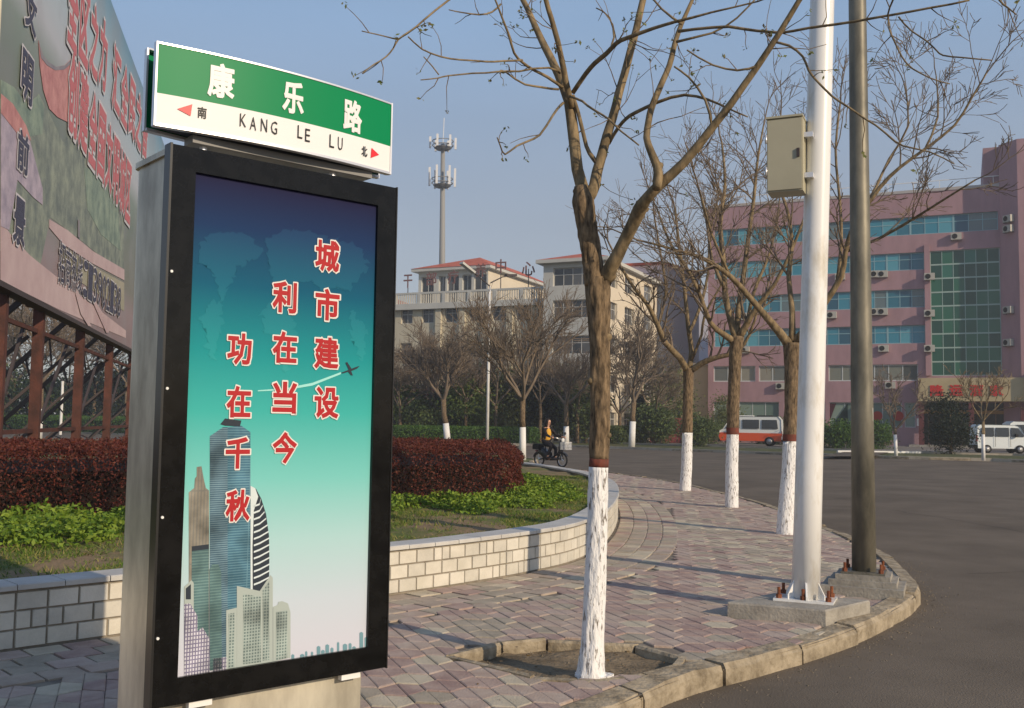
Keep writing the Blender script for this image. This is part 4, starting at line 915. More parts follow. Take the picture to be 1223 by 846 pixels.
LIM = [ # (points with widths, end depth offset)
 ([(721, 335, 20), (730, 318, 17), (744, 292, 15), (756, 268, 15.5), (764, 250, 17), (772, 238, 13), (790, 218, 12), (817, 194, 10.5), (853, 150, 9), (875, 120, 8), (905, 78, 7), (930, 40, 6.3), (956, -2, 5.5), (985, -60, 4)], -.9, 0),
 ([(701, 248, 18), (693, 215, 15), (688, 188, 14), (684, 150, 14), (679, 120, 13), (668, 92, 11), (657, 68, 10), (646, 46, 8.5), (634, 20, 7.5), (622, -4, 6.5), (590, -70, 4)], .5, 0),
 ([(684, 128, 8), (675, 96, 8), (670, 72, 7.5), (666, 50, 7), (658, 22, 6.5), (651, -4, 6), (640, -70, 4)], -.2, .15),
 ([(702, 236, 16), (710, 222, 14), (719, 184, 12), (731, 142, 11), (739, 112, 10.5), (746, 89, 10), (753, 60, 9.5), (760, 35, 9), (769, -2, 8), (785, -70, 5)], .35, 0),
 ([(684, 113, 5), (691, 135, 5), (700, 174, 5), (708, 188, 6), (716, 198, 5)], .08, .15),
 ([(784, 226, 10), (785, 212, 12), (785, 200, 10.5), (778, 182, 9), (772, 165, 8), (774, 145, 8), (778, 130, 8), (786, 110, 7.5), (795, 89, 7), (801, 70, 7), (806, 53, 6.5), (811, 38, 6), (818, 18, 5), (832, -12, 4)], -.1, -.48),
 ([(684, 110, 6), (700, 89, 6), (711, 76, 6), (724, 64, 6), (737, 52, 5.5), (749, 46, 5), (781, 34, 4), (806, 27, 3.5), (850, 15, 2.4), (905, 2, 1.7), (945, -14, 1.2)], -.9, .15),
 ([(672, 104, 4), (654, 92, 4), (639, 85, 3.5), (625, 75, 3.5), (614, 64, 3), (607, 42, 3), (600, 21, 2.5), (590, -6, 2)], -.3, .1),
 ([(727, 172, 4.5), (739, 152, 4.5), (748, 143, 4.5), (760, 135, 4.5), (785, 122, 4), (818, 113, 3.5), (845, 119, 3), (867, 128, 2.2), (893, 140, 1.6)], -.6, .1),
 ([(673, 122, 3.5), (666, 130, 3.2), (660, 139, 3), (646, 161, 2.8), (631, 168, 2.6), (618, 174, 2.4), (604, 184, 2), (598, 175, 1.6), (594, 164, 1.4)], -.5, .1),
 ([(667, 106, 3), (648, 104, 2.8), (628, 101, 2.5), (604, 87, 2), (597, 85, 1.4)], -.2, .1),
 ([(668, 88, 2.8), (655, 81, 2.6), (620, 85, 2.4), (597, 86, 2.2), (565, 88, 2), (536, 90, 1.8), (524, 93, 1.6), (503, 96, 1.2)], -.6, .1), ([(524, 90, 1.6), (515, 78, 1.4), (506, 67, 1.2)], -.65, -.6),
 ([(624, 72, 2.8), (611, 74, 2.5), (590, 74, 2.3), (572, 73, 2.2), (548, 71, 2), (526, 67, 2), (504, 58, 1.8), (487, 44, 1.6)], -.6, -.1),
 ([(592, -8, 3.2), (580, -30, 3), (555, -12, 2.6), (536, 0, 2.4), (506, 25, 2.2), (490, 37, 2), (476, 48, 2), (470, 58, 1.8), (462, 67, 1.6), (448, 78, 1.4), (433, 88, 1.2)], -1.1, -.3), ([(476, 48, 1.6), (463, 45, 1.4), (451, 42, 1.3), (432, 38, 1.1)], -1, -.9),
 ([(598, 5, 2.4), (588, 14, 2.2), (572, 18, 2), (554, 16, 1.6), (536, 12, 1.2)], -.3, -.1),
 ([(681, 114, 3.2), (695, 121, 3), (710, 131, 2.8), (728, 142, 2.5), (742, 156, 2.2), (763, 174, 1.8)], -.5, .1),
 ([(811, 38, 4.2), (830, 36, 3.5), (871, 33, 3.5), (905, 37, 3.2), (933, 39, 3.2), (965, 34, 3), (999, 29, 3), (1035, 23, 2.8), (1065, 18, 2.6), (1111, 10, 2.4), (1158, 0, 2)], -1.2, -.24),
 ([(1061, 20, 1.8), (1063, 35, 1.8), (1069, 50, 1.8), (1078, 68, 1.7), (1090, 83, 1.6), (1110, 93, 1.4), (1136, 101, 1.2)], -1.2, -1), ([(1074, 20, 1.8), (1090, 38, 1.7), (1107, 50, 1.6), (1118, 60, 1.6), (1127, 66, 1.6), (1150, 70, 1.5), (1185, 72, 1.3)], -1.3, -1),
 ([(922, 50, 2.8), (942, 55, 2.8), (958, 68, 2.6), (966, 84, 2.6), (978, 99, 2.4), (994, 115, 2.4), (1012, 128, 2.2), (1030, 140, 2.1), (1045, 149, 2), (1062, 163, 2), (1078, 174, 1.8), (1111, 182, 1.5), (1140, 196, 1.2)], -1.2, -.74),
 ([(1070, -10, 2.6), (1130, -48, 2.5), (1180, -30, 2.4), (1194, 0, 2.0), (1204, 9, 1.6), (1214, 17, 1.2)], -1.4, -1.3), ([(1070, -10, 2), (1062, 10, 1.8), (1061, 22, 1.6)], -1.04, -1.3),
 ([(814, 30, 3.4), (790, 10, 2.6), (775, -5, 2.2)], 0, -.2), ([(807, 50, 3.4), (850, 40, 2.5), (880, 22, 2.2), (905, -4, 1.8)], -.4, -.27), ([(850, 152, 3.2), (842, 120, 2.8), (822, 92, 2.5), (806, 80, 2)], -.5, -.56),
 ([(905, 78, 2.8), (880, 84, 2.4), (852, 78, 2.2), (820, 60, 1.8)], -.6, -.7), ([(726, 64, 2.6), (733, 45, 2.4), (728, 22, 2), (712, 10, 1.6)], .1, -.2)]
mb = MB(True); tw = MB(True); buds = []; rg = random.Random(21)
for kx, ky, kr, dx, dz in ((763, 243, .05, -.3, .6), (687, 228, .035, -1, .5), (789, 196, .03, .5, 1), (703, 300, .045, -1, .1), (728, 402, .04, 1, .2), (704, 455, .035, -1, 0), (728, 520, .03, 1, .1), (699, 262, .04, -1, .2), (733, 330, .04, .8, .3)):
    q_ = at(kx, ky, TY - .02); d_ = Vector((dx, -.35, dz)).normalized(); rough_tube(mb, [q_ - d_ * kr * 1.2, q_ - d_ * kr * .1, q_ + d_ * kr * .35], [kr * .9, kr * .7, kr * .3], 9, .35, kx)
for pts, dep, bd in LIM:
    P = tr(pts, dep, bd); R_ = [max(.0022, x) for x in pr(pts)]
    dense = catmull(P, .12); k = len(dense) - 1; RR = [np.interp(i / k * (len(R_) - 1), range(len(R_)), R_) for i in range(k + 1)]
    dense = [q + Vector([noise.noise(q * 6 + Vector((o_, 0, 0))) for o_ in (0, 7, 13)]) * .008 for q in dense]
    mb.tube(dense, RR, 12 if R_[0] > .03 else 7, cap=True)
    L = sum((a - b_).length for a, b_ in zip(dense, dense[1:]))
    for _ in range(int(L * (5.5 if R_[0] < .02 else 4.0))):
        t = rg.uniform(.25, 1); i = min(int(t * k), k - 1); q = dense[i]; dd = (dense[i + 1] - dense[i]).normalized(); side = Vector((rg.gauss(0, 1), rg.gauss(0, 1), rg.gauss(0, 1))); side = (side - dd * side.dot(dd)).normalized()
        if at(0, 335, 1) and q.z < nb.z + 2.9: continue
        thin = RR[i] < .012
        twig(tw, rg, q, dd * .8 + side, rg.uniform(.08, .24) if thin else rg.uniform(.15, .5), .0035 if thin else .0045, 0 if thin or rg.random() < .4 else 1, 2, .02, .22, buds, 3, .0016)
build_local(mb, 'limbs', M_barks, near, nb); build_local(tw, 'twigs', M_bark, near, nb)['kind'] = 'stuff'
Bp = np.array([tuple(q - nb) for q in buds]); Bp = np.repeat(Bp, 4, 0) + np.random.default_rng(1).normal(size=(len(Bp) * 4, 3)) * .009
fast_quads('young_leaves', leaves(Bp, .013, 2), M_bud, near)['kind'] = 'stuff'
sp = MB(); pts = [(math.cos(a) * (.16 + .07 * noise.noise(Vector((math.cos(a) * 2, math.sin(a) * 2, 3)))) * (1.25 if math.cos(a) > 0 else 1), math.sin(a) * (.11 + .05 * noise.noise(Vector((math.cos(a) * 3, math.sin(a) * 3, 8))))) for a in [k * math.pi / 16 for k in range(32)]]
sp.prism([(x * .62, y * .7) for x, y in pts], -.02, .022); sp.build('whitewash_spill', M_wash, near)

# --- mid-distance pavement trees: trunk and first limbs traced, rest grown ---
def limbtree(name, label, basepx, D, trunk, bandpx, limbs, seed, redband=False, crown=(14, 2, 5), L1=1.1, group='whitewashed trees along the pavement', bark=None, tw_r=.0045, wash=None):
    b0 = at(basepx[0], basepx[1], D); o = thing(name, label, 'tree', (b0.x, D, 0.0 if D < 34 else b0.z), 0, group); bs = Vector(o.location); bark = bark or M_barks; rg = random.Random(seed)
    lo = [t for t in trunk if t[1] >= bandpx]; xb = np.interp(-bandpx, [-t[1] for t in trunk], [t[0] for t in trunk]); wb = np.interp(-bandpx, [-t[1] for t in trunk], [t[2] for t in trunk])
    lo = lo + [(xb, bandpx, wb)]; hi = [(xb, bandpx, wb)] + [t for t in trunk if t[1] < bandpx]
    def T(l): return [at(x, y, D) for x, y, w in l]
    rr = lambda l: [w / 2 / F * D for x, y, w in l]
    m1 = MB(True); A = T(lo); A[0].z = bs.z - .03; rough_tube(m1, A, rr(lo), 14, .10, seed); build_local(m1, 'whitewashed_base', wash or M_wash, o, bs)
    m2 = MB(True); rough_tube(m2, T(hi), rr(hi), 14, .12, seed + 1); build_local(m2, 'trunk', M_bark, o, bs)
    if redband:
        m3 = MB(True); a = at(xb, bandpx, D); m3.tube([a, a + Vector((0, 0, 10 / F * D * .8))], wb / 2 / F * D * 1.05, 14, cap=False); build_local(m3, 'red_band', M_redband, o, bs)
    m4 = MB(True); m5 = MB(True)
    for pts, dep in limbs:
        n = len(pts); P = [at(x, y, D + dep * i / (n - 1)) for i, (x, y, w) in enumerate(pts)]; R_ = [w / 2 / F * D for x, y, w in pts]
        dense = catmull(P, .25); k = len(dense) - 1; RR = [np.interp(i / k * (n - 1), range(n), R_) for i in range(k + 1)]; m4.tube(dense, RR, 8)
        L = sum((a - b_).length for a, b_ in zip(dense, dense[1:])); c = int(L * crown[0] / 4)
        for _ in range(c):
            t = rg.uniform(.2, 1) ** .8; i = min(int(t * k), k - 1); dd = (dense[i + 1] - dense[i]).normalized(); side = Vector((rg.gauss(0, 1), rg.gauss(0, 1), rg.gauss(0, .6) + .25)); side = (side - dd * side.dot(dd)).normalized()
            twig(m5, rg, dense[i], dd * .9 + side * .9, L1 * rg.uniform(.5, 1.3), max(.008, RR[i] * .5), crown[1], crown[2], .05, .13, None, 4, tw_r)
        twig(m5, rg, dense[-1], dense[-1] - dense[-2], L1, RR[-1], crown[1], crown[2], .04, .12, None, 4, tw_r)
    build_local(m4, 'limbs', bark, o, bs); build_local(m5, 'twigs', M_barkf, o, bs)['kind'] = 'stuff'; return o
limbtree('roadside_tree', 'slim bare whitewashed tree farthest back along the pavement edge', (818, 587), 23.07,
 [(818, 590, 14), (820, 560, 13), (821, 517, 12.5), (821.5, 480, 12), (822, 455, 12), (822, 440, 13)], 517,
 [([(820, 442, 8), (812, 428, 8), (795, 410, 7), (786, 390, 6), (774, 365, 5), (758, 345, 4), (742, 320, 3)], -1.5), ([(823, 442, 7), (826, 420, 6), (822, 390, 5), (818, 350, 4), (812, 300, 3.5), (806, 250, 2.5)], .5),
  ([(824, 444, 8), (838, 434, 7), (856, 427, 6), (880, 420, 5), (895, 400, 3.5), (905, 370, 2.5)], -1.0), ([(822, 400, 4), (835, 370, 4), (845, 330, 3), (848, 280, 2.5), (858, 235, 2)], 1.2), ([(786, 390, 4), (795, 350, 3), (790, 310, 2.5), (782, 262, 2)], -1.0), ([(826, 430, 4), (838, 400, 3), (842, 375, 3), (868, 330, 2)], -.5)], 31, crown=(13, 2, 4), L1=1.0)
limbtree('roadside_tree', 'bare whitewashed tree between the slim one and the thick cracked one', (874, 606), 18.54,
 [(874, 609, 16), (874, 560, 15), (875, 520, 14.5), (876, 480, 14.5), (878, 430, 15), (880, 402, 17)], 519,
 [([(879, 405, 10), (872, 380, 8), (866, 350, 7), (864, 310, 6), (860, 270, 5), (866, 220, 3.5), (862, 170, 2.5)], .6), ([(882, 405, 10), (893, 385, 8), (905, 365, 6), (925, 340, 5), (945, 300, 4), (960, 262, 3)], -.8),
  ([(880, 404, 8), (882, 370, 7), (888, 330, 6), (893, 290, 5), (900, 240, 4), (905, 190, 3), (912, 150, 2)], 1.0), ([(877, 408, 9), (862, 398, 7), (848, 385, 6), (835, 350, 5), (820, 320, 4), (800, 290, 3), (785, 250, 2)], -1.2), ([(866, 345, 5), (850, 310, 4), (845, 270, 3), (832, 215, 2)], .4), ([(893, 385, 5), (900, 350, 4), (920, 300, 3), (930, 250, 2.2)], .9)], 32, redband=True, crown=(13, 2, 4), L1=.95)
limbtree('roadside_tree', 'thick trunked bare tree with cracked whitewash just left of the white pole', (938, 638), 14.07,
 [(938, 641, 22), (939, 610, 19), (943, 560, 18), (944, 527, 17.5), (945, 490, 16.5), (946, 440, 18), (946, 410, 22)], 527,
 [([(942, 412, 12), (930, 396, 10), (912, 375, 8), (895, 355, 7), (872, 330, 6), (842, 310, 5), (812, 300, 3.5), (775, 290, 2.5)], -.8), ([(946, 408, 9), (946, 370, 7), (942, 330, 6), (946, 290, 5), (940, 250, 4), (925, 200, 3), (930, 150, 2.2)], .8),
  ([(950, 408, 12), (965, 390, 9), (985, 362, 8), (1005, 330, 7), (1010, 300, 6), (1020, 270, 5.5), (1050, 225, 5), (1075, 200, 4), (1105, 178, 3.5), (1140, 150, 3), (1160, 118, 2.5), (1178, 88, 1.8)], -1.2),
  ([(1000, 338, 5), (1005, 290, 4), (1003, 240, 3.5), (998, 180, 3), (1004, 120, 2.2)], .8), ([(1012, 300, 4), (1050, 285, 3.5), (1090, 262, 3), (1125, 240, 2.5), (1165, 215, 1.8)], -1.6), ([(1040, 238, 4), (1062, 190, 3), (1085, 150, 2.5), (1080, 100, 1.8)], .6), ([(1105, 178, 3), (1120, 140, 2.4), (1118, 90, 1.6)], .5), ([(872, 330, 3.5), (850, 280, 3), (838, 235, 2)], -.3)], 33, redband=True, crown=(12, 2, 4), L1=.8, tw_r=.0045)

# ================================================================ far side of the road
fk = [Vector((x, y, 0)) for x, y in FAR_KERB[:12]]
fkd = catmull([(p.x, p.y) for p in fk], 1.0)
verge = [(p.x, p.y) for p in fkd]; back = [(p.x + 5.0, p.y + 7.5) for p in fkd]
sheet('verge', [verge + back[::-1]], -0.012, mat('verge_grass', (.035, .06, .015), .95, (.12, .105, .05), .6, bump=.6, bscale=8, coords='World', ramp=(.4, .62)))
sheet('forecourt', [[(p[0] + .0, p[1]) for p in back] + [(150, 30), (150, 250), (-150, 320)]], -0.02, mat('forecourt_concrete', (.13, .12, .11), .9, (.19, .175, .155), .4, coords='World'))
kk = MB(); fo = offset(fkd, .16); bo = [Vector((x, y, 0)) for x, y in back]; bo2 = offset(bo, .15)
L0 = resample(fkd, 1.0); fks = MB(); 
fkb = MB()
for i in range(len(fkd) - 1):
    a, c, d, e = fkd[i], fkd[i + 1], fo[i + 1], fo[i]; fkb.face([(a.x, a.y, -.3), (a.x, a.y, -.02), (c.x, c.y, -.02), (c.x, c.y, -.3)]); fkb.face([(a.x, a.y, -.02), (e.x, e.y, -.02), (d.x, d.y, -.02), (c.x, c.y, -.02)])
fkerb = fkb.build('far_kerb', M_kerb); fkerb['kind'] = 'structure'
M_fk = mat('pale_kerb', (.30, .26, .20), .9, (.4, .36, .29), 1, coords='World')
for i in range(len(L0) - 1):
    a, c = L0[i], L0[i + 1]; t = (c - a).normalized(); no = Vector((-t.y, t.x, 0)); b = MB(); a2, c2 = a + t * .012, c - t * .012; U = lambda v, z: v + Vector((0, 0, z))
    b.loft([[U(a2, -.25), U(a2, .03), U(a2 + no * .16, .03), U(a2 + no * .16, -.1)], [U(c2, -.25), U(c2, .03), U(c2 + no * .16, .03), U(c2 + no * .16, -.1)]])
    if -14 < a.x < 30 and a.y < 80: b.build('kerb_stone', M_fk, fkerb)
    else: k0 = len(fks.v); fks.v += b.v; fks.f += [tuple(k0 + q for q in f) for f in b.f]; fks.mi += b.mi
o = fks.build('kerb_stone_run', M_fk, fkerb); o['kind'] = 'stuff'
b = MB()
for i in range(len(bo) - 1):
    a, c, d, e = bo[i], bo[i + 1], bo2[i + 1], bo2[i]
    b.face([(a.x, a.y, -.1), (a.x, a.y, .10), (c.x, c.y, .10), (c.x, c.y, -.1)][::-1]); b.face([(a.x, a.y, .10), (e.x, e.y, .10), (d.x, d.y, .10), (c.x, c.y, .10)][::-1])
o = b.build('verge_back_kerb', M_fk); o['kind'] = 'structure'
# driveway through the verge
dA, dB = G(984, 545), G(1026, 545)
sheet('driveway', [[(dA[0] - .6, dA[1] - 1.2), (dB[0] + .3, dB[1] - 1.2), (dB[0] + 7, dB[1] + 13), (dA[0] + 6, dA[1] + 13)]], .035, M_asph)
tag(MB().box(-2.6, 2.6, -.09, .09, 0, .12).build('fallen_plank', M_white, None, (*G(1050, 541), .0), math.radians(5)), 'long white board lying on the verge beside the small young tree', 'board')

# far clipped hedge
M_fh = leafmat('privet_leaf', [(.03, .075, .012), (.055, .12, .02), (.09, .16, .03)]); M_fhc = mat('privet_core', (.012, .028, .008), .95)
hl = [G(430, 528.5), G(540, 529.5), G(622, 529.5)]
hedge('roadside_hedge', [(hl[0][0] - 6, hl[0][1] + .3), (hl[1][0], hl[1][1] - .2), (hl[2][0], hl[2][1] - .2), (hl[2][0] + .8, hl[2][1] + 1.2), (hl[2][0], hl[2][1] + 2.8), (hl[0][0] - 6, hl[0][1] + 3)], 0, 1.12, 'long low green clipped hedge along the far kerb below the beige building', 'hedge', M_fh, M_fhc, 26000, .075, 5, rough=.12, wob=.1)
hedge('roadside_hedge', [(-62, 112.8), (-42, 97), (-20, 79.6), (-19, 81.5), (-40, 99.5), (-61, 115.5)], 0, 1.5, 'long green clipped hedge across the road seen under the billboard', 'hedge', M_fh, M_fhc, 26000, .09, 6, rough=.14, wob=.1)

# ---- buildings ----------------------------------------------------------------------------
def facade(name, x0, x1, z0, z1, ops, m, par, th=.3, y=0.0):
    """wall front with recessed openings; faces -y in local axes"""
    xs = sorted({x0, x1} | {o[0] for o in ops} | {o[1] for o in ops}); zs = sorted({z0, z1} | {o[2] for o in ops} | {o[3] for o in ops}); b = MB()
    for zi in range(len(zs) - 1):
        za, zc = zs[zi], zs[zi + 1]; run = None
        for xi in range(len(xs) - 1):
            xa, xc = xs[xi], xs[xi + 1]; mx, mz = (xa + xc) / 2, (za + zc) / 2; hole = any(o[0] < mx < o[1] and o[2] < mz < o[3] for o in ops)
            if hole:
                if run is not None: b.face([(run, y, za), (xa, y, za), (xa, y, zc), (run, y, zc)]); run = None
            elif run is None: run = xa
        if run is not None: b.face([(run, y, za), (x1, y, za), (x1, y, zc), (run, y, zc)])
    for (a, c, za, zc) in ops:
        b.face([(a, y, za), (a, y + th, za), (c, y + th, za), (c, y, za)][::-1]); b.face([(a, y, zc), (c, y, zc), (c, y + th, zc), (a, y + th, zc)][::-1])
        b.face([(a, y, za), (a, y, zc), (a, y + th, zc), (a, y + th, za)][::-1]); b.face([(c, y, za), (c, y + th, za), (c, y + th, zc), (c, y, zc)][::-1])
    return b.build(name, m, par)
WC = {}
def window(par, a, c, za, zc, cols, rows, mf, mp, y=.18, fr=.06, pick=None, name='window', rz=0.0, at_=None):
    w_, h_ = c - a, zc - za; key = (round(w_, 3), round(h_, 3), cols, rows, mf.name, fr)
    if key not in WC:
        b = MB(); e = .0015
        b.box(e, fr, 0, .06, e, h_ - e); b.box(w_ - fr, w_ - e, 0, .06, e, h_ - e); b.box(fr, w_ - fr, 0, .059, e, fr); b.box(fr, w_ - fr, 0, .059, h_ - fr, h_ - e)
        for i in range(1, cols): x = fr + (w_ - 2 * fr) * i / cols; b.box(x - fr * .4, x + fr * .4, .002, .055, fr, h_ - fr)
        for j in range(1, rows): z = h_ * (.62 if rows == 2 else j / rows); b.box(fr, w_ - fr, .004, .053, z - fr * .4, z + fr * .4)
        pb = MB(); pw_ = (w_ - 2 * fr) / cols; pb.box(0, pw_ - .01, .03, .045, fr, h_ - fr); WC[key] = (b.mesh('window', mf), pb.mesh('pane', mp[0] if isinstance(mp, list) else mp), pw_)
    mw, mpane, pw_ = WC[key]; o = bpy.data.objects.new(name, mw); link(o, par, at_ or (a, y, za), rz)
    for i in range(cols):
        q = mp if not isinstance(mp, list) else (pick(i) if pick else rng.choice(mp))
        kk_ = (key, q.name)
        if kk_ not in WC: m2 = mpane.copy(); m2.materials[0] = q; WC[kk_] = m2
        link(bpy.data.objects.new('pane', WC[kk_]), o, (fr + pw_ * i + .005, 0, 0))
    return o
def tiledwall(name, c, c2, sc=.35): return mat(name, c, .85, c2, sc, bump=.15, bscale=3)
GB = [mat('blue_glass_%d' % i, c, .15, spec=.6) for i, c in enumerate([(.02, .13, .19), (.03, .19, .27), (.015, .08, .13), (.07, .26, .33), (.10, .14, .15)])]  # pane tones differ: varied reflections and lighter curtains put into the colour
GG = [mat('green_glass_%d' % i, c, .15, spec=.6) for i, c in enumerate([(.008, .07, .045), (.015, .10, .06), (.006, .05, .035), (.02, .12, .085)])]
GC = [mat('curtained_glass_%d' % i, c, .3, spec=.5) for i, c in enumerate([(.16, .17, .14), (.22, .21, .17), (.05, .06, .055), (.12, .13, .12)])]
GP = [mat('pale_curtain_glass_%d' % i, c, .35, spec=.5) for i, c in enumerate([(.14, .20, .17), (.18, .24, .20), (.10, .15, .13)])]
GD = [mat('dim_glass_%d' % i, c, .12, spec=.6) for i, c in enumerate([(.05, .055, .06), (.08, .085, .09), (.03, .035, .04)])]
M_pink = mat('rose_wall_tile', (.24, .15, .165), .75, (.35, .215, .24), .9, stretch=(1, 1, .3), ramp=(.25, .75), bump=.1, bscale=5); M_wf = mat('white_window_frame', (.45, .48, .48), .5); M_bf = mat('blue_window_frame', (.20, .34, .38), .5)
PB = Frame((18.7, 93.2), (2.2, -1.0))
pk = thing('hotel_building', 'rose pink tiled hotel with blue ribbon windows and a green glass bay', 'building', (PB.O[0], PB.O[1], 0), PB.a)
def Z(py, px=1102): return PB.hit(px, py)[1]
S = lambda px, py=400: PB.hit(px, py)[0]
sl0, sr1, sE = S(853), S(1105), S(1197)
rows_ = [(Z(367), Z(345)), (Z(322), Z(301)), (Z(410), Z(388))]
r1 = (PB.hit(1150, 277)[1], PB.hit(1150, 255)[1]); roof = PB.hit(1150, 226)[1]
z5 = (Z(455), Z(435)); z0g = (Z(511), Z(481)); bay0, bay1 = S(1112), S(1196); bz_ = (Z(449), PB.hit(1150, 298)[1])
print('pink', sl0, sr1, sE, rows_, r1, roof, z5, z0g, bay0, bay1, bz_)
rows_ = sorted(rows_)
ops = [(sl0, sE - .15, r1[0], r1[1])] + [(sl0, sr1, a, c) for a, c in rows_] + [(bay0, bay1, bz_[0], bz_[1])]
n5 = [(S(a), S(c), z5[0], z5[1]) for a, c in ((852, 902), (906, 985), (989, 1022), (1026, 1096))]; ops += n5
ng = [(S(a), S(c), z0g[0], z0g[1]) for a, c in ((852, 930), (936, 985), (990, 1026), (1030, 1076), (1079, 1092))]; ops += ng
ent = (S(1101), S(1222), .12, Z(481)); ops.append(ent)
facade('front_wall', -.3, sE, -.1, roof, ops, M_pink, pk)
b = MB(); b.box(-.3, ent[1] + 30, .9, 14, -.1, roof - .05); b.build('building_mass', mat('rose_wall_deep', (.19, .10, .115), .8), pk)
b = MB(); b.box(-.35, sE, -.06, .25, roof, roof + .25); b.build('parapet_coping', mat('grey_coping', (.35, .33, .32), .8), pk)
b = MB(); 
for k in range(13): b.bar((1 + k * 2.1, .4, roof + .25), (1 + k * 2.1, .4, roof + 1.0), .05)
b.bar((.5, .4, roof + 1.0), (sE, .4, roof + 1.0), .06); b.build('roof_railing', M_white, pk)
# window ribbons in short units
for (a, c, za, zc), yy in [(ops[0], .18)] + [(o_, .18) for o_ in ops[1:4]]:
    n = max(1, round((c - a) / 3.3)); w_ = (c - a) / n
    for i in range(n): window(pk, a + i * w_, a + (i + 1) * w_, za, zc, 3, 2, M_bf, GB, yy, .075)
for (a, c, za, zc) in n5: window(pk, a, c, za, zc, max(1, round((c - a) / 1.2)), 1, M_wf, GC, .18, .09)
for (a, c, za, zc) in ng: window(pk, a, c, za, zc, max(1, round((c - a) / 1.3)), 1, M_wf, GP, .18, .07)
# green curtain wall: rows of units
nr = 9; hh = (bz_[1] - bz_[0]) / nr
for j in range(nr): window(pk, bay0, bay1, bz_[0] + j * hh, bz_[0] + (j + 1) * hh, 6, 1, mat('green_mullion', (.28, .38, .35), .5), GG, .12, .06, name='curtain_wall_row')
# pier beside the bay, small side piers
MB().box(sr1 + .02, bay0 - .02, -.25, -.001, bz_[0], rows_[-1][1] + .6).build('bay_pier', M_pink, pk)
# right wing
wg = MB(); wg.sprism([(0, -.1), (14, -.1), (14, 25.8), (0, 25.3)], 0, 14)
MB().prism([(sE, .5), (sE, -.02), (sE + 1.3, -1.5), (sE + 16, -1.5), (sE + 16, 12), (sE - 1.2, 12), (sE - 1.2, .5)], -.1, PB.hit(1190, 174)[1]).build('stair_tower', M_pink, pk)
# entrance canopy and signboard
ca, cc = S(1097), S(1222); cz0, cz1 = Z(480, 1120), Z(453, 1120)
M_signb = mat('ochre_sign_board', (.34, .28, .16), .6, (.40, .33, .20), .6)
MB().box(ca, cc, -2.2, -.02, cz0, cz1).build('sign_board', M_signb, pk); MB().box(cc + .003, cc + 8, -2.6, -.02, cz0 - .1, cz1 + .3).build('sign_return', mat('yellow_sign_end', (.55, .45, .2), .5), pk)
PBs = Frame((PB.P(0, 2.2).x, PB.P(0, 2.2).y), PB.e)
for ch, px in (('隆', 1119), ('运', 1142), ('酒', 1166), ('家', 1190)):
    s, z = PBs.hit(px, 466.5); letter('sign_letter', ch, s, -2.26, z, 1.05, .95, mat('restaurant_red', (.45, .025, .02), .5), pk, off=.03, thick=.05)
for x in (ca + .2, cc - .2, (ca + cc) / 2): MB().box(x - .2, x + .2, -2.1, -1.7, -.1, cz0 - .003).build('entrance_pillar', mat('dark_red_stone', (.10, .03, .03), .5), pk)
b = MB(); b.box(ent[0], ent[1], .25, .32, .12, ent[3]); b.build('entrance_glazing', mat('entrance_dark', (.018, .018, .016), .15), pk)
MB().box(ent[0] + .1, ent[1] - .1, .15, .24, Z(494), Z(490)).build('gilt_band', mat('gilt', (.28, .15, .04), .4), pk)
for k in range(9):
    x = ent[0] + (ent[1] - ent[0]) * (k + .5) / 9; MB().box(x - .05, x + .05, .16, .245, .12, ent[3]).build('glazing_bar', mat('bronze_bar', (.12, .07, .04), .5), pk)
MB().box(ent[0] - 1, ent[1] + 2, -3.4, -.03, -.1, .13).build('entrance_step', M_conc, pk)
MB().box(S(1093.5), S(1098), -.06, -.003, Z(509), Z(500)).build('notice_plate', M_white, pk)
M_lan = mat('lantern_red', (.30, .03, .02), .6)
def onpink(px, py, d=0): f = Frame((PB.P(0, d).x, PB.P(0, d).y), PB.e); s, z = f.hit(px, py); return PB.P(s, d, z)
for px, lab in ((1048, 'round red paper window decoration near the dark pole'), (1073, 'round red paper window decoration behind the small young tree')):
    p = onpink(px, 497, .03); b = MB(); b.tube([(0, -.02, 0), (0, .02, 0)], .42, 14); b.tube([(0, -.05, 0), (0, -.021, 0)], .25, 8); tag(b.build('window_decoration', M_lan, None, tuple(p), PB.a), lab, 'decoration', 'red window decorations')
for k, (a, c) in enumerate(((987, 1000),)):
    s0, s1 = S(988), S(1010); b = MB(); b.sprism([(s0, z0g[0] + .1), (s0, z0g[1] - .1), (s0 + .7, z0g[1] - .1)], .13, .15); b.build('curtain', mat('dark_curtain', (.05, .012, .02), .9), pk)
    b = MB(); b.sprism([(s1 + .1, z0g[1] - .1), (s1 + .1, z0g[0] + .1), (s1 - 1.2, z0g[0] + .1)], .13, .15); b.build('curtain', mat('dark_green_curtain', (.01, .03, .025), .9), pk)
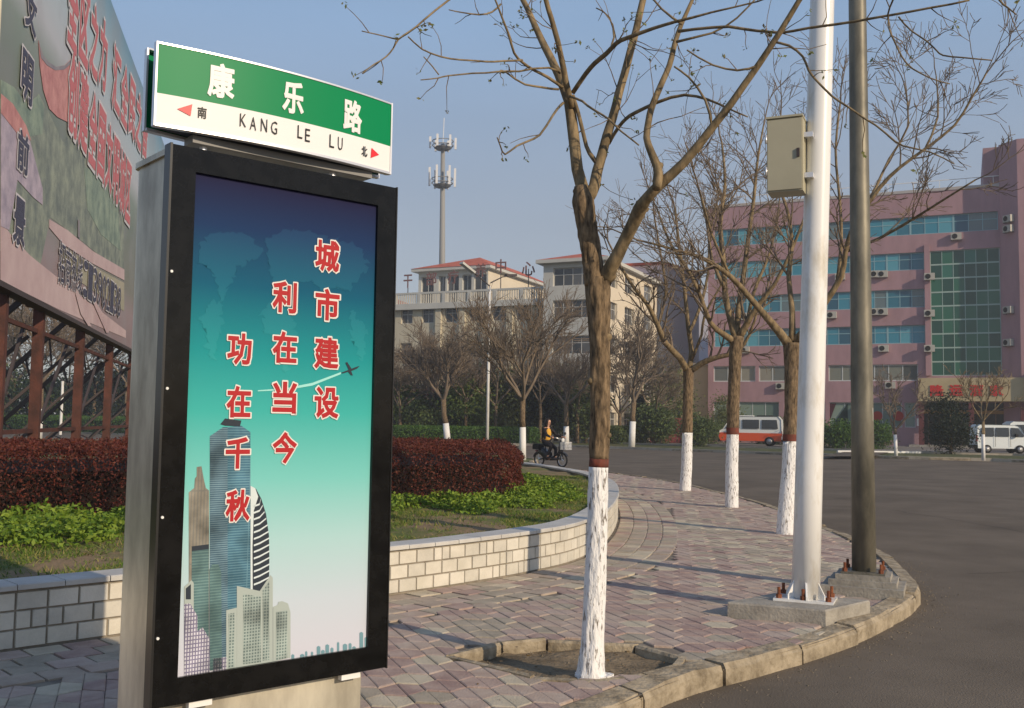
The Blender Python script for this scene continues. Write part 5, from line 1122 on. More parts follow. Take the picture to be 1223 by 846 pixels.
# air conditioners
ac0 = None
def ac(px, py, label, f=PB, d=0.0):
    global ac0
    p = Frame((f.P(0, d + .4).x, f.P(0, d + .4).y), f.e); s, z = p.hit(px, py); P = f.P(s, d + .02, z - .3)
    if ac0 is None:
        ac0 = thing('air_conditioner', label, 'air conditioner', P, f.a, 'air conditioners on the hotel wall'); m_ = mat('ac_casing', (.36, .35, .31), .6)
        MB().box(-.42, .42, -.38, -.03, 0, .58, .02).build('casing', m_, ac0); b = MB(); b.tube([(-.12, -.38, .29), (-.12, -.405, .29)], .22, 16); b.build('fan_grille', M_dark, ac0)
        b = MB(); b.box(-.4, -.36, -.38, .0, -.05, -.003); b.box(.36, .4, -.38, .0, -.05, -.003); b.build('bracket', M_dst, ac0)
    else: copy_tree(ac0, P, f.a, label)
for px, py, lb in [(1142, 282, 'white air conditioner under the topmost window ribbon above the green glass bay'),
    (1054, 327, 'right one of two air conditioners under the second ribbon beside the dark pole'), (1045, 327, 'left one of two air conditioners under the second ribbon beside the dark pole'),
    (1003, 330, 'air conditioner under the second window ribbon between the white and dark poles'), (1054, 372, 'right one of two air conditioners under the third ribbon beside the dark pole'), (1045, 372, 'left one of two air conditioners under the third ribbon beside the dark pole'),
    (993, 376, 'air conditioner under the third window ribbon next to the white pole'), (1055, 416, 'single air conditioner under the fourth window ribbon right of the dark pole'), (889, 418, 'air conditioner under the fourth ribbon left of the white pole'),
    (889, 378, 'air conditioner under the third ribbon at the left part of the hotel'), (1063, 460, 'large white air conditioner above the ground floor windows right of the dark pole'), (932, 461, 'white air conditioner above the ground floor windows left of the white pole'),
    (1110, 330, 'air conditioner on the narrow pier left of the green bay, upper'), (1110, 374, 'air conditioner on the narrow pier left of the green bay, middle'), (1110, 416, 'air conditioner on the narrow pier left of the green bay, lowest')]:
    ac(px, py, lb, PB, .26 if px == 1110 else 0)
TWf = Frame((PB.P(sE, .02).x, PB.P(sE, .02).y), (PB.P(sE + 1.3, 1.5).x - PB.P(sE, .02).x, PB.P(sE + 1.3, 1.5).y - PB.P(sE, .02).y))
for py, lb in ((261, 'topmost of the air conditioners down the side tower'), (273, 'air conditioner second from the top on the side tower'), (370, 'air conditioner halfway down the side tower beside the green bay'), (409, 'air conditioner on the side tower level with the lower green panes')): ac(1202, py, lb, TWf)

# ---- beige building with red roofs
M_beige = mat('beige_render', (.42, .38, .29), .85, (.48, .44, .34), .4); M_cream = mat('cream_render', (.52, .46, .36), .85, (.58, .52, .42), .5); M_grey = mat('grey_render', (.64, .61, .59), .85, (.70, .67, .64), .3); M_wgray = mat('light_grey_render', (.40, .40, .38), .85, (.45, .45, .42), .5)
def rooftile(n): 
    m = mat(n, (.36, .085, .05), .8, (.44, .13, .08), 1.5); return m
M_rt = rooftile('red_roof_tile'); M_fr2 = mat('pale_window_frame', (.42, .42, .40), .6)
def hip(par, x0, x1, y0, y1, z, h, over, name='roof', m=None):
    cx0, cx1 = x0 + (y1 - y0) / 2, x1 - (y1 - y0) / 2
    if cx0 > cx1: cx0 = cx1 = (x0 + x1) / 2
    cy = (y0 + y1) / 2; a, b_, c, d = (x0 - over, y0 - over, z), (x1 + over, y0 - over, z), (x1 + over, y1 + over, z), (x0 - over, y1 + over, z); r0, r1_ = (cx0, cy, z + h), (cx1, cy, z + h)
    b = MB(); b.face([a, b_, r1_, r0]); b.face([b_, c, r1_]); b.face([c, d, r0, r1_]); b.face([d, a, r0]); b.face([d, c, b_, a]); return b.build(name, m or M_rt, par)
# left section
CQ = .85; CW = (9.1 * CQ, 98.0 * CQ)
WW = 6.6 * CQ; WF = Frame((CW[0] - .91 * WW, CW[1] + .414 * WW), (.91, -.414))      # wing front
LF = Frame(((3.32 - .91 * 27) * CQ, (101.8 + .414 * 27) * CQ), (.91, -.414))            # left section front
cb_ = thing('clinic_building', 'long beige four storey building with roof balustrade and red roofed pavilion', 'building', (LF.O[0], LF.O[1], 0), LF.a)
LW = 27.2 * CQ; LS = lambda px, py=370: LF.hit(px, py)[0]; LZ = lambda px, py: LF.hit(px, py)[1]
top = (LZ(653, 357) + LZ(500, 366)) / 2 ; bal = (LZ(653, 343) + LZ(497, 350)) / 2 ; wt, wb_ = LZ(568, 366), LZ(568, 384); fl = wt - wb_ + 1.35
print('beige', top, bal, wt, wb_)
wins = []
for px in (486, 511, 539, 568, 596, 624, 647):
    s = LS(px); hw = .62 if px in (486, 511, 624, 647) else .66
    for k in range(4):
        if px == 647: wins.append((s - .38, s + .38, wb_ - k * 3.19, wt - k * 3.19))
        else: wins.append((s - hw, s + hw, wb_ - k * 3.19, wt - k * 3.19))
for px in (435, 460): s = LS(px); wins += [(s - .6, s + .6, wb_ - k * 3.19, wt - k * 3.19) for k in range(4)]
wins = [w_ for w_ in wins if w_[0] > .2]
facade('front_wall', 0, LW, -.1, top, wins, M_beige, cb_); MB().box(0, LW, .5, 12, -.1, top - .03).build('building_mass', M_beige, cb_)
for w_ in wins: window(cb_, *w_, 2, 2, M_fr2, GD, .2, .06)
pil = MB()
for a, c in zip((511, 539, 568, 596), (539, 568, 596, 624)):
    s = (LS(a) + LS(c)) / 2; pil = MB(); pil.box(s - .28, s + .28, -.28, -.002, -.1, top - .45); pil.build('pilaster', M_beige, cb_)
MB().box(-.1, LW + .1, -.5, .4, top - .44, top + .1).build('cornice', M_wgray, cb_)
MB().box(-.1, LW + .05, -.42, -.25, bal - .18, bal).build('balustrade_rail', M_wgray, cb_)
M_bal = mat('pale_baluster', (.52, .49, .42), .8)
x = .2; j = 0
while x < LW - .1:
    if j % 11 == 0: MB().box(x - .16, x + .16, -.46, -.2, top + .1, bal - .181).build('balustrade_pier', M_wgray, cb_)
    else:
        if 'BALM' not in WC: WC['BALM'] = MB().box(-.055, .055, -.39, -.28, 0, bal - .184 - top - .1).mesh('baluster', M_bal)
        link(bpy.data.objects.new('baluster', WC['BALM']), cb_, (x, 0, top + .1))
    x += .235; j += 1
# pavilion on the roof
pvx1 = LF.hit(587, 330)[0] - .6; f2 = Frame((LF.P(0, -4).x, LF.P(0, -4).y), LF.e); pa_, pc_ = f2.hit(500, 330)[0], f2.hit(583, 330)[0]; pz = f2.hit(583, 321)[1]; 
pav = MB(); 
pops = [(f2.hit(a, 340)[0], f2.hit(c, 340)[0], top + .3, pz - .45) for a, c in ((503, 518), (524, 532), (534, 548), (552, 563), (566, 581))]
facade('pavilion_front', pa_, pc_, top, pz, pops, M_wgray, cb_, y=4.0); MB().box(pa_, pc_ - .01, 4.4, 14, top, pz - .01).build('pavilion_mass', M_cream, cb_)
for w_ in pops: window(cb_, *w_, 2, 1, M_fr2, GD, 4.2, .07)
MB().box(pc_ - .009, pc_ + .0, 4.0, 20, top, pz).build('pavilion_side', M_cream, cb_)
MB().box(pa_ - .5, pc_ + .5, 3.4, 20.5, pz, pz + .28).build('pavilion_eaves', M_wgray, cb_)
x0, x1, y0, y1, z_, h_ = pa_ - .55, pc_ + .55, 3.35, 20.55, pz + .281, 1.45; a_, b2, c2_, d2 = (x0, y0, z_), (x1, y0, z_), (x1, y1, z_), (x0, y1, z_); xm = (x0 + x1) / 2 + 1.2; r0, r1_ = (xm, y0 + 4, z_ + h_), (xm, y1 - 4, z_ + h_)
b = MB(); b.face([a_, b2, r0]); b.face([b2, c2_, r1_, r0]); b.face([c2_, d2, r1_]); b.face([d2, a_, r0, r1_]); b.build('pavilion_roof', M_rt, cb_)
hip(cb_, -3, 3.2, 9, 17, top + .9, 1.6, .4, 'roof'); MB().box(-2.9, 3.1, 9.2, 16.8, top - .1, top + .895).build('roof_room', M_cream, cb_)
# letters standing on the roof edge
M_rl = mat('dull_roof_letter', (.17, .09, .085), .7); rf = Frame((LF.P(0, .35).x, LF.P(0, .35).y), LF.e)
for ch, px, py, w_ in (('干', 487, 336, 1.1), ('部', 515, 333, 1.3), ('疗', 541, 331, 1.3), ('养', 574, 323, 1.3), ('中', 598, 318, 1.25), ('心', 631, 321, 1.5)):
    s, z = rf.hit(px, py); p = rf.P(s, 0, z); lt = thing('roof_letter', 'dull red roof letter ' + {'干': 'with two bars and a stem, leftmost', '部': 'second from the left', '疗': 'third from the left, before the windows', '养': 'fourth, behind the street lamp head', '中': 'shaped like a box on a stem, fifth', '心': 'of four loose strokes, rightmost'}[ch] + ' over the balustrade', 'roof letter', (p.x, p.y, bal), LF.a, 'letters standing on the roof edge')
    letter('character', ch, 0, 0, z - bal, w_ * .85, 1.25, M_rl, lt, off=.012, thick=.05); MB().bar((-.02, .1, 0), (-.02, .1, z - bal), .06).build('support', M_dst, lt)
# wing with lit side
wgz = (WF.hit(655, 318)[1] + WF.hit(722, 309)[1]) / 2
wing = thing('clinic_wing', 'taller beige wing with red hipped roof and sunlit cream side behind the nearest tree', 'building', (WF.O[0], WF.O[1], 0), WF.a)
WS = lambda px: WF.hit(px, 380)[0]
wo = []
for (t_, b__) in ((319, 341), (358, 380), (401, 423)):
    za, zc = WF.hit(688, b__)[1], WF.hit(688, t_)[1]; wo.append((WS(660), WS(717), za, zc))
wo += [(WS(660), WS(717), wo[-1][2] - 3.2 * k, wo[-1][3] - 3.2 * k) for k in (1, 2) if wo[-1][2] - 3.2 * k > .2]
facade('front_wall', 0, WW, -.1, wgz, wo, M_wgray, wing)
for w_ in wo: window(wing, *w_, 5, 2, M_fr2, GD, .2, .07)
SFr = Frame(CW, (.414, .91)); sd1 = SFr.hit(786, 400)[0]; sd2 = SFr.hit(813, 400)[0]; print('wing side', wgz, sd1, sd2)
# side faces +x locally: build as a facade on a rotated child
side = facade('side_wall', 0, sd1, -.1, wgz, so_ := [(SFr.hit(a, 400)[0], SFr.hit(c, 400)[0], z - .0, z + 1.5) for a, c in ((728, 737), (746, 757), (769, 779)) for z in [o_[2] for o_ in wo]], M_cream, wing)
side.location = (WW, 0, 0); side.rotation_euler[2] = math.radians(90)
for (a, c, za, zc) in so_: window(wing, a, c, za, zc, 2, 2, M_fr2, GD, at_=(WW - .2, a, za), rz=math.radians(90), fr=.07)
MB().box(0.01, WW - .4, .4, sd1, -.1, wgz - .02).build('building_mass', M_wgray, wing)
MB().box(-.5, WW + .5, -.6, sd1 + .6, wgz, wgz + .3).build('eaves', M_wgray, wing)
hip(wing, 0, WW, 0, sd1, wgz + .301, 1.7, .6) if False else None
b = MB(); x0, x1, y0, y1, z_, h_ = -.5, WW + .5, -.6, sd1 + .6, wgz + .301, 1.0; a_, b2, c2_, d2 = (x0, y0, z_), (x1, y0, z_), (x1, y1, z_), (x0, y1, z_); r0, r1_ = (WW / 2, 3.0, z_ + h_), (WW / 2, y1 - 3.6, z_ + h_)
b.face([a_, b2, r0]); b.face([b2, c2_, r1_, r0]); b.face([c2_, d2, r1_]); b.face([d2, a_, r0, r1_]); b.build('roof', M_rt, wing)
# grey block behind the wing and pale slab beside the hotel
gb = SFr.P(sd1 + .7, .2); gblk = thing('rear_block', 'plain blue grey rear block in shade right of the cream side wall', 'building', (gb.x, gb.y, 0), SFr.a)
gl = sd2 - sd1
b = MB(); b.prism([(0, 0), (gl, -1.6), (gl + 1, 6), (0, 6)], -.1, SFr.hit(800, 322)[1]); b.build('wall', M_grey, gblk)
b = MB(); b.prism([(-.2, -.3), (gl + .2, -1.95), (gl + 1, 6), (-.2, 6)], SFr.hit(800, 322)[1] + .003, SFr.hit(800, 322)[1] + .25); b.build('flat_roof', M_rt, gblk)
pl = at(812, 350, 118); pb_ = thing('pale_slab_block', 'plain pale lilac grey block between the beige wing and the pink hotel', 'building', (pl.x, 118, 0), PB.a)
MB().box(0, 7, 0, 9, -.1, at(830, 345, 118).z).build('wall', mat('pale_lilac_render', (.62, .60, .64), .8), pb_); MB().box(-.1, 7.1, -.1, 9.1, at(830, 345, 118).z + .002, at(830, 345, 118).z + .3).build('parapet', M_grey, pb_)
p = at(812, 455, 95); sh_ = thing('low_block', 'low tan block in front of the pale slab beside the hotel', 'building', (p.x, 95, 0), PB.a)
MB().box(0, 5, 0, 5, -.1, at(830, 437, 95).z).build('wall', mat('tan_render', (.30, .23, .15), .85), sh_); MB().box(-.15, 5.1, -.2, 5.1, at(830, 437, 95).z + .002, at(830, 437, 95).z + .2).build('flat_roof', M_conc, sh_)
p = at(776, 528, 84); hd = thing('red_hoarding', 'dark red site hoarding under the trees beside the beige wing', 'hoarding', (p.x, 84, 0), .05)
for k in range(5): MB().box(k * .58, k * .58 + .56, 0, .04, .02, 2.1).build('board', mat('maroon_board', (.12, .02, .02), .7), hd)
b = MB()
for k in range(4): b.box(k * .9, k * .9 + .06, .05, .11, -.02, 2.15)
b.build('frame', M_dst, hd)
# street furniture far away: red banner
p = at(514, 470, 86); ban = thing('red_banner', 'long red cloth banner with white characters hung among the trees', 'banner', (p.x, 86, p.z - 1), 0)
MB().box(-2.0, 2.1, 0, .03, .62, 1.36).build('cloth', mat('banner_red', (.30, .02, .03), .7), ban)
for k, ch in enumerate('安全生产质量第一'): letter('character', ch, -1.7 + k * .5, -.006, .99, .36, .46, M_bwh, ban, off=.01)
for x in (-2.05, 2.13): MB().bar((x, .02, 0 - (p.z - 1)), (x, .02, 1.5), .06).build('post', M_dst, ban)
# far street lamp
YL = 71.5
p = at(582, 516, YL); lp = thing('street_lamp', 'tall pale street lamp with two heads behind the far hedge', 'street lamp', (p.x, YL, 0), 0)
T = at(585, 342, YL) - Vector((p.x, YL, 0)); MB(True).tube([(0, 0, 0), (T.x * .5, 0, T.z * .5), (T.x, 0, T.z)], [.12, .10, .07], 10).build('pole', M_polew, lp)
def lw(px, py, dy=0): q = at(px, py, YL + dy); return Vector((q.x - p.x, dy, q.z))
MB(True).tube([T, lw(577, 335, -.5), lw(563, 323, -1.5)], [.05, .045, .04], 8).build('arm', M_dst, lp); MB(True).tube([lw(586, 338), lw(600, 331, .6), lw(608, 330, .9)], [.045, .04, .035], 8).build('arm', M_dst, lp)
b = MB(); a, c = lw(551, 314, -2.2), lw(566, 326, -1.4); b.bar(a, c, .38, .16); b.build('lamp_head', M_wgray, lp); b = MB(); a, c = lw(604, 329, .9), lw(616, 329, 1.5); b.bar(a, c, .3, .16); b.build('lamp_head', M_dst, lp)
for px, lb in ((535, 0),): pass
# telecom mast
YM = 135; p0 = at(527, 500, YM); mast = thing('telecom_mast', 'tall grey telecom mast with two antenna platforms beyond the red roof', 'mast', (p0.x, YM, 0), 0)
zt_ = at(529, 172, YM).z; p1x = at(529, 172, YM).x - p0.x
MB(True).tube([(0, 0, -.1), (p1x * .5, 0, zt_ * .5), (p1x, 0, zt_)], [.62, .45, .28], 12).build('mast_pole', mat('mast_grey', (.23, .23, .22), .6), mast)
MB().tube([(p1x, 0, zt_), (p1x + .1, 0, at(530, 141, YM).z)], .05, 5).build('lightning_rod', M_white, mast)
for py in (177, 222):
    zz = at(528, py, YM).z; b = MB(); b.tube([(p1x, 0, zz - .25), (p1x, 0, zz)], [.9, 1.25], 12)
    for rr_, dz in ((1.45, .35), (1.45, .95), (1.0, .1)):
        for k in range(12): a0, a1 = k * math.pi / 6, (k + 1) * math.pi / 6; b.bar((p1x + rr_ * math.cos(a0), rr_ * math.sin(a0), zz + dz), (p1x + rr_ * math.cos(a1), rr_ * math.sin(a1), zz + dz), .09)
    for k in range(6): a0 = k * math.pi / 3; b.bar((p1x + .8 * math.cos(a0), .8 * math.sin(a0), zz - .1), (p1x + 1.45 * math.cos(a0), 1.45 * math.sin(a0), zz + .35), .08)
    b.build('platform', mat('mast_steel', (.16, .16, .16), .6), mast)
    for k in range(6):
        a0 = k * math.pi / 3 + .15; x, y = p1x + 1.75 * math.cos(a0), 1.75 * math.sin(a0); hb = 2.6 if py == 222 else 1.6
        MB().box(x - .14, x + .14, y - .1, y + .1, zz - .1, zz - .1 + hb).build('antenna', mat('antenna_white', (.6, .6, .6), .5), mast)

# ---- bare trees far off ------------------------------------------------------------------
def baretree(name, label, x, y, h, th, seed, group, wash=1.25, lean=0, dens=1.0, rr=.012, spread=1.0, mb_=None, z=0.0, wcol=None):
    o = thing(name, label, 'tree', (x, y, z), 0, group); rg = random.Random(seed); r0 = th / 2; fork = h * rg.uniform(.36, .44)
    P = [Vector((lean * t * fork + rg.gauss(0, .02), rg.gauss(0, .02), fork * t)) for t in (0, .33, .66, 1)]
    if wash:
        k = wash / fork; q = P[0].lerp(P[-1], k); MB(True).tube([P[0] - Vector((0, 0, .05)), q], [r0 * 1.08, r0 * .96], 9).build('whitewashed_base', wcol or M_washf, o); MB(True).tube([q] + [p for p in P if p.z > wash] , [r0 * .95] + [r0 * .85] * len([p for p in P if p.z > wash]), 9).build('trunk', M_bark if mb_ is None else mb_, o)
    else: MB(True).tube(P, [r0, r0 * .95, r0 * .9, r0 * .85], 8).build('trunk', M_bark if mb_ is None else mb_, o)
    m5 = MB(True); nl = rg.choice((4, 5, 5))
    for i in range(nl):
        a = i * 2 * math.pi / nl + rg.uniform(-.4, .4); d = Vector((math.cos(a) * .75 * spread, math.sin(a) * .75 * spread, rg.uniform(.7, 1.3))); L = (h - fork) * rg.uniform(.75, 1.0)
        twig(m5, rg, P[-1] - Vector((0, 0, rg.uniform(0, .15))), d, L, r0 * .55, 3, int(6 * dens + .5), .07, .13, None, 4, rr, .9)
    m5.build('branches', M_barkf if mb_ is None else mb_, o); return o
gF = 'bare whitewashed trees across the road'
q = G(626, 549); baretree('bare_tree', 'whitewashed bare tree rising at the end of the red hedge behind the cyclist', q[0] - .05, q[1], 6.6, .27, 51, gF, 1.32, dens=1.15, rr=.007)
q = G(535, 531); baretree('bare_tree', 'leaning whitewashed bare tree in front of the low green hedge', q[0] , q[1] - .6, 6.8, .42, 52, gF, 1.4, lean=-.12, dens=1.2, rr=.011)
q = G(754, 534); baretree('bare_tree', 'whitewashed bare tree before the sunlit cream wall', q[0], q[1], 7.4, .42, 53, gF, 1.7, lean=.05, dens=1.2, rr=.011)
q = G(676, 531); baretree('bare_tree', 'whitewashed bare tree on the verge just behind the cyclist', q[0], q[1], 6.8, .40, 54, gF, 1.3, dens=1.2, rr=.011)
q = G(1070, 545); baretree('bare_tree', 'small young whitewashed tree on the verge beside the white board', q[0], q[1], 4.0, .18, 55, gF, 1.15, dens=.7, rr=.011)
q = G(1175, 549); baretree('bare_tree', 'small young whitewashed tree on the verge in front of the white minivan', q[0], q[1], 4.4, .17, 56, gF, 1.25, dens=.7, rr=.011, mb_=M_barks)
q = G(46, 523); baretree('bare_tree', 'large whitewashed bare tree seen between the billboard posts', q[0], q[1], 10.5, .5, 57, gF, 2.0, dens=1.0, rr=.018)
gB = 'bare trees among the evergreens before the beige building'
for i, (px, Y_, h_, lb) in enumerate([(478, 78, 6.6, 'bare tree beside the light box edge before the beige building'), (520, 79, 7.2, 'bare tree behind the red banner'), (556, 77, 7.0, 'bare tree left of the far street lamp'), (592, 78, 7.4, 'bare tree right of the far street lamp'),
    (645, 78, 7.6, 'bare tree right of the hedge end tree'), (690, 77, 6.2, 'bare tree left of the nearest trunk'), (740, 78, 6.4, 'brown trunked bare tree right of the nearest trunk'), (781, 78, 6.4, 'bare tree before the maroon hoarding')]):
    p = at(px, 500, Y_); baretree('bare_tree', lb, p.x, Y_, h_, .3, 60 + i, gB, 0 if px not in (541,) else 1.2, dens=1.2, rr=.009, spread=1.2)
q = at(541, 500, 76); MB()
gL = 'bare trees far behind the billboard'
for i, (px, Y_, h_, lb) in enumerate([(-30, 104, 12, 'bare tree at the left frame edge behind the billboard'), (15, 110, 13, 'bare tree between the first billboard posts'), (80, 108, 13, 'bare tree behind the middle billboard posts'), (112, 104, 12, 'bare tree behind the third billboard post'), (150, 100, 12, 'bare tree beside the steel side of the light box')]):
    p = at(px, 500, Y_); baretree('bare_tree', lb, p.x, Y_, h_, .4, 80 + i, gL, 0, dens=1.0, rr=.022, spread=1.2)
MB().tube([(0, 0, 0), (0, 0, 4.4)], .11, 8).build('white_post', M_polew, None, (at(73, 500, 82).x, 82, 0)); tag(bpy.data.objects['white_post'], 'slim white post seen between the billboard posts', 'post')

# ---- evergreens -----------------------------------------------------------------------------
M_ev = leafmat('evergreen_leaf', [(.04, .06, .022), (.065, .10, .03), (.10, .14, .042), (.085, .10, .045)]); M_evl = leafmat('yellow_green_leaf', [(.05, .09, .018), (.085, .125, .025), (.12, .15, .04)]); M_evd = leafmat('dark_conifer_leaf', [(.008, .018, .008), (.015, .03, .012), (.028, .04, .018)]); M_wil = leafmat('willow_leaf', [(.09, .12, .035), (.13, .15, .05), (.07, .09, .03)])
def bush(name, label, x, y, w_, h_, n, size, mt, seed, group, cone=False, clump=7, z=0.0, trunk=.4):
    o = thing(name, label, 'shrub' if h_ < 3 else 'tree', (x, y, z), 0, group); r = np.random.default_rng(seed); rg = random.Random(seed)
    MB(True).tube([(0, 0, -.03), (.03, 0, h_ * .35), (0, .04, h_ * .8)], [.03 * h_, .022 * h_, .008 * h_], 6).build('trunk', M_bark, o)
    C = []
    for k in range(clump * 6):
        v = r.normal(size=3); v /= np.linalg.norm(v); rad = r.uniform(.35, 1) ** .5
        zc = .5 + .42 * v[2] * rad; wr = (w_ / 2) * (1.15 * (1 - zc) + .08 if cone else 1.0) * rad; C.append((v[0] * wr * .8, v[1] * wr * .8, zc * h_))
    C = np.array(C); idx_ = r.integers(0, len(C), n); rc = r.uniform(.12, .22, len(C)) * w_ * (.6 if cone else 1); P = C[idx_] + r.normal(size=(n, 3)) * rc[idx_][:, None] * [.75, .75, .6]; P[:, 2] = np.clip(P[:, 2], .03, h_ * 1.05)
    fast_quads('crown', leaves(P, size, seed), mt, o); return o
gE = 'evergreens planted before the beige building'
for i, (px, Y_, w_, h_, mt, lb) in enumerate([(472, 80, 4, 5.2, M_evl, 'light green bush at the light box edge'), (505, 79, 4, 3.6, M_ev, 'round dark evergreen below the red banner'), (492, 83, 4, 5.0, M_ev, 'evergreen left of the red banner'), (530, 80, 3.6, 4.0, M_evd, 'dark evergreen behind the leaning tree'), (556, 78, 4.2, 5.6, M_evl, 'layered light green evergreen left of the far lamp'), (575, 82, 4, 7, M_ev, 'tall evergreen behind the far lamp'), (600, 80, 4, 5.5, M_wil, 'yellowish tree right of the far lamp'),
    (622, 84, 4.4, 6.6, M_ev, 'evergreen behind the hedge end'), (645, 80, 4, 6.2, M_evd, 'dark evergreen left of the cyclist'), (664, 82, 4, 6.4, M_ev, 'evergreen above the cyclist'), (688, 80, 4, 6.0, M_evl, 'light green tree right of the cyclist'), (700, 78, 3.4, 4.6, M_ev, 'evergreen left of the white car'), (540, 84, 5, 6, M_ev, 'evergreen right of the banner'), (765, 80, 2.0, 4.2, M_evd, 'slim dark conifer before the cream wall'), (799, 86, 5, 6.6, M_wil, 'pale green willowy tree before the grey rear block'), (783, 78, 3.4, 3.0, M_ev, 'low evergreen at the maroon hoarding')]):
    p = at(px, 500, Y_); bush('evergreen_tree' if h_ > 3 else 'evergreen_shrub', lb, p.x, Y_, w_, h_, 5200, .13, mt, 100 + i, gE, cone=(mt is M_evd and px == 765))
gH = 'clipped shrubs before the hotel'
for i, (px, Y_, w_, h_, mt, lb) in enumerate([(1005, 72, 2.4, 2.0, M_fh, 'round bright green shrub between the white and dark poles'), (1045, 73, 2.3, 2.0, M_fh, 'round bright green shrub right of the dark pole'), (930, 84, 2.6, 2.2, M_fh, 'round green shrub left of the white pole'), (912, 86, 2.6, 2.0, M_ev, 'dark shrub behind the orange van'), (846, 84, 3.2, 2.0, M_ev, 'dark shrub left of the orange van'), (832, 72, 2.6, 2.3, M_ev, 'dark shrub behind the slim whitewashed tree'), (975, 74, 2.6, 2.0, M_ev, 'dark shrub hidden by the white pole'), (868, 88, 3, 4.6, M_wil, 'pale willowy tree before the hotel left end')]):
    p = at(px, 500, Y_); bush('clipped_shrub' if h_ < 3 else 'willow_tree', lb, p.x, Y_, w_, h_, 4200, .09, mt, 130 + i, gH, clump=9)
p = at(1135, 500, 60); bush('dark_yew', 'broad very dark evergreen before the hotel entrance', p.x, 60, 3.1, 3.5, 6500, .075, M_evd, 150, None, clump=4)
p = at(720, 500, 72)
# row of low shrubs under the wing
for i, (px, Y_, lb) in enumerate([(738, 78, 'low clipped shrub right of the white car'), (758, 79, 'low clipped shrub under the cream wall')]):
    p = at(px, 500, Y_); bush('clipped_shrub', lb, p.x, Y_, 2.6, 1.3, 3000, .09, M_ev, 160 + i, gH)
for i, (px, Y_, w_, h_, mt, lb) in enumerate([(20, 112, 8, 7.5, M_ev, 'evergreen at the left edge beyond the road'), (62, 110, 7, 6.0, M_ev, 'evergreen between the second billboard bay posts'), (100, 108, 6, 5.0, M_evl, 'lighter evergreen behind the third billboard post'), (128, 106, 8, 8.0, M_evd, 'dark evergreen beside the light box side'), (-25, 108, 9, 8, M_ev, 'evergreen beyond the left frame edge'), (160, 110, 9, 8, M_ev, 'evergreen hidden behind the light box')]):
    p = at(px, 500, Y_); bush('evergreen_tree', lb, p.x, Y_, w_, h_, 5000, .2, mt, 170 + i, 'evergreens beyond the road on the left')

# ---- vehicles ---------------------------------------------------------------------------------
M_tyre = mat('tyre', (.02, .02, .02), .85); M_rim = mat('rim', (.35, .35, .35), .4, metal=.6); M_lampw = mat('headlight_glass', (.6, .6, .58), .1); M_lampr = mat('tail_light', (.35, .02, .02), .3)
def vehicle(name, label, cat, loc, rz, prof, W, wheels, wr, body, lower=None, wins=(), band=None, lights=True, rack=False):
    """side profile (x,z) nose to +x; windows: list of side polygons"""
    o = thing(name, label, cat, loc, rz); b = MB(); ins = .07; zmid = max(z for x, z in prof) * .55
    n = len(prof); ring = lambda y, k: [(x * (1 - .012 * k), y * (1 - (.10 * max(0, (z - zmid) / zmid))), z) for x, z in prof]
    b.loft([ring(-W / 2 + .06, 1), ring(-W / 2, 0), ring(W / 2, 0), ring(W / 2 - .06, 1)], cap=False)
    T = tessellate_polygon([[Vector((x, z, 0)) for x, z in prof]])
    for yy, k, rev in ((-W / 2 + .06, 1, 0), (W / 2 - .06, 1, 1)):
        s = len(b.v); b.v += ring(yy, k)
        for t in T: b.f.append(tuple(s + i for i in (t if rev else reversed(t)))); b.mi.append(0)
    b.build('body', body, o)
    for sgn in (-1, 1):
        for wp_ in wins:
            b = MB(); yk = [W / 2 * (1 - .10 * max(0, (z - zmid) / zmid)) + .012 for x, z in wp_]
            rings = [[(x, sgn * (y_ - .03), z) for (x, z), y_ in zip(wp_, yk)], [(x, sgn * y_, z) for (x, z), y_ in zip(wp_, yk)]]; b.loft(rings); b.build('side_window', M_glassd, o)
        if lower: b = MB(); b.loft([[(x, sgn * (W / 2 - .02), z) for x, z in lower[0]], [(x, sgn * (W / 2 + .008), z) for x, z in lower[0]]]); b.build('lower_panel', lower[1], o)
        for wx in wheels:
            w_ = MB(True); w_.tube([(0, -.1, 0), (0, .1, 0)], wr, 18); t = w_.build('wheel', M_tyre, o, (wx, sgn * (W / 2 - .09), wr)); MB(True).tube([(0, sgn * .1, 0), (0, sgn * .112, 0)], wr * .6, 14).build('rim', M_rim, t)
    xs = [x for x, z in prof]; x1, x0 = max(xs), min(xs)
    if lights:
        for sgn in (-1, 1):
            MB().box(x1 - .05, x1 + .02, sgn * W * .36 - .14, sgn * W * .36 + .14, .62, .84).build('headlight', M_lampw, o); MB().box(x0 - .02, x0 + .04, sgn * W * .42 - .08, sgn * W * .42 + .08, .75, 1.15).build('tail_light', M_lampr, o)
            MB().box(x1 - .9, x1 - .75, sgn * (W / 2 + .09) - .08, sgn * (W / 2 + .09) + .08, 1.05, 1.25).build('mirror', M_dark, o)
    MB().box(x1 - .02, x1 + .06, -W * .46, W * .46, .30, .50).build('bumper', M_dark, o); MB().box(x0 - .05, x0 + .02, -W * .46, W * .46, .32, .52).build('bumper', M_dark, o)
    return o
M_vw = mat('van_white_paint', (.62, .66, .70), .3, coat=.5); M_vo = mat('van_orange_paint', (.50, .07, .02), .35, coat=.4)
vp = [(-1.95, .32), (1.9, .32), (2.0, .55), (1.95, .95), (1.72, 1.12), (1.28, 1.78), (1.0, 1.88), (-1.7, 1.9), (-1.93, 1.75), (-2.0, 1.0)]
vw = [[(1.62, 1.12), (1.18, 1.68), (.62, 1.70), (.62, 1.12)], [(.45, 1.12), (.45, 1.70), (-.55, 1.70), (-.55, 1.12)], [(-.70, 1.12), (-.70, 1.70), (-1.65, 1.68), (-1.75, 1.12)]]
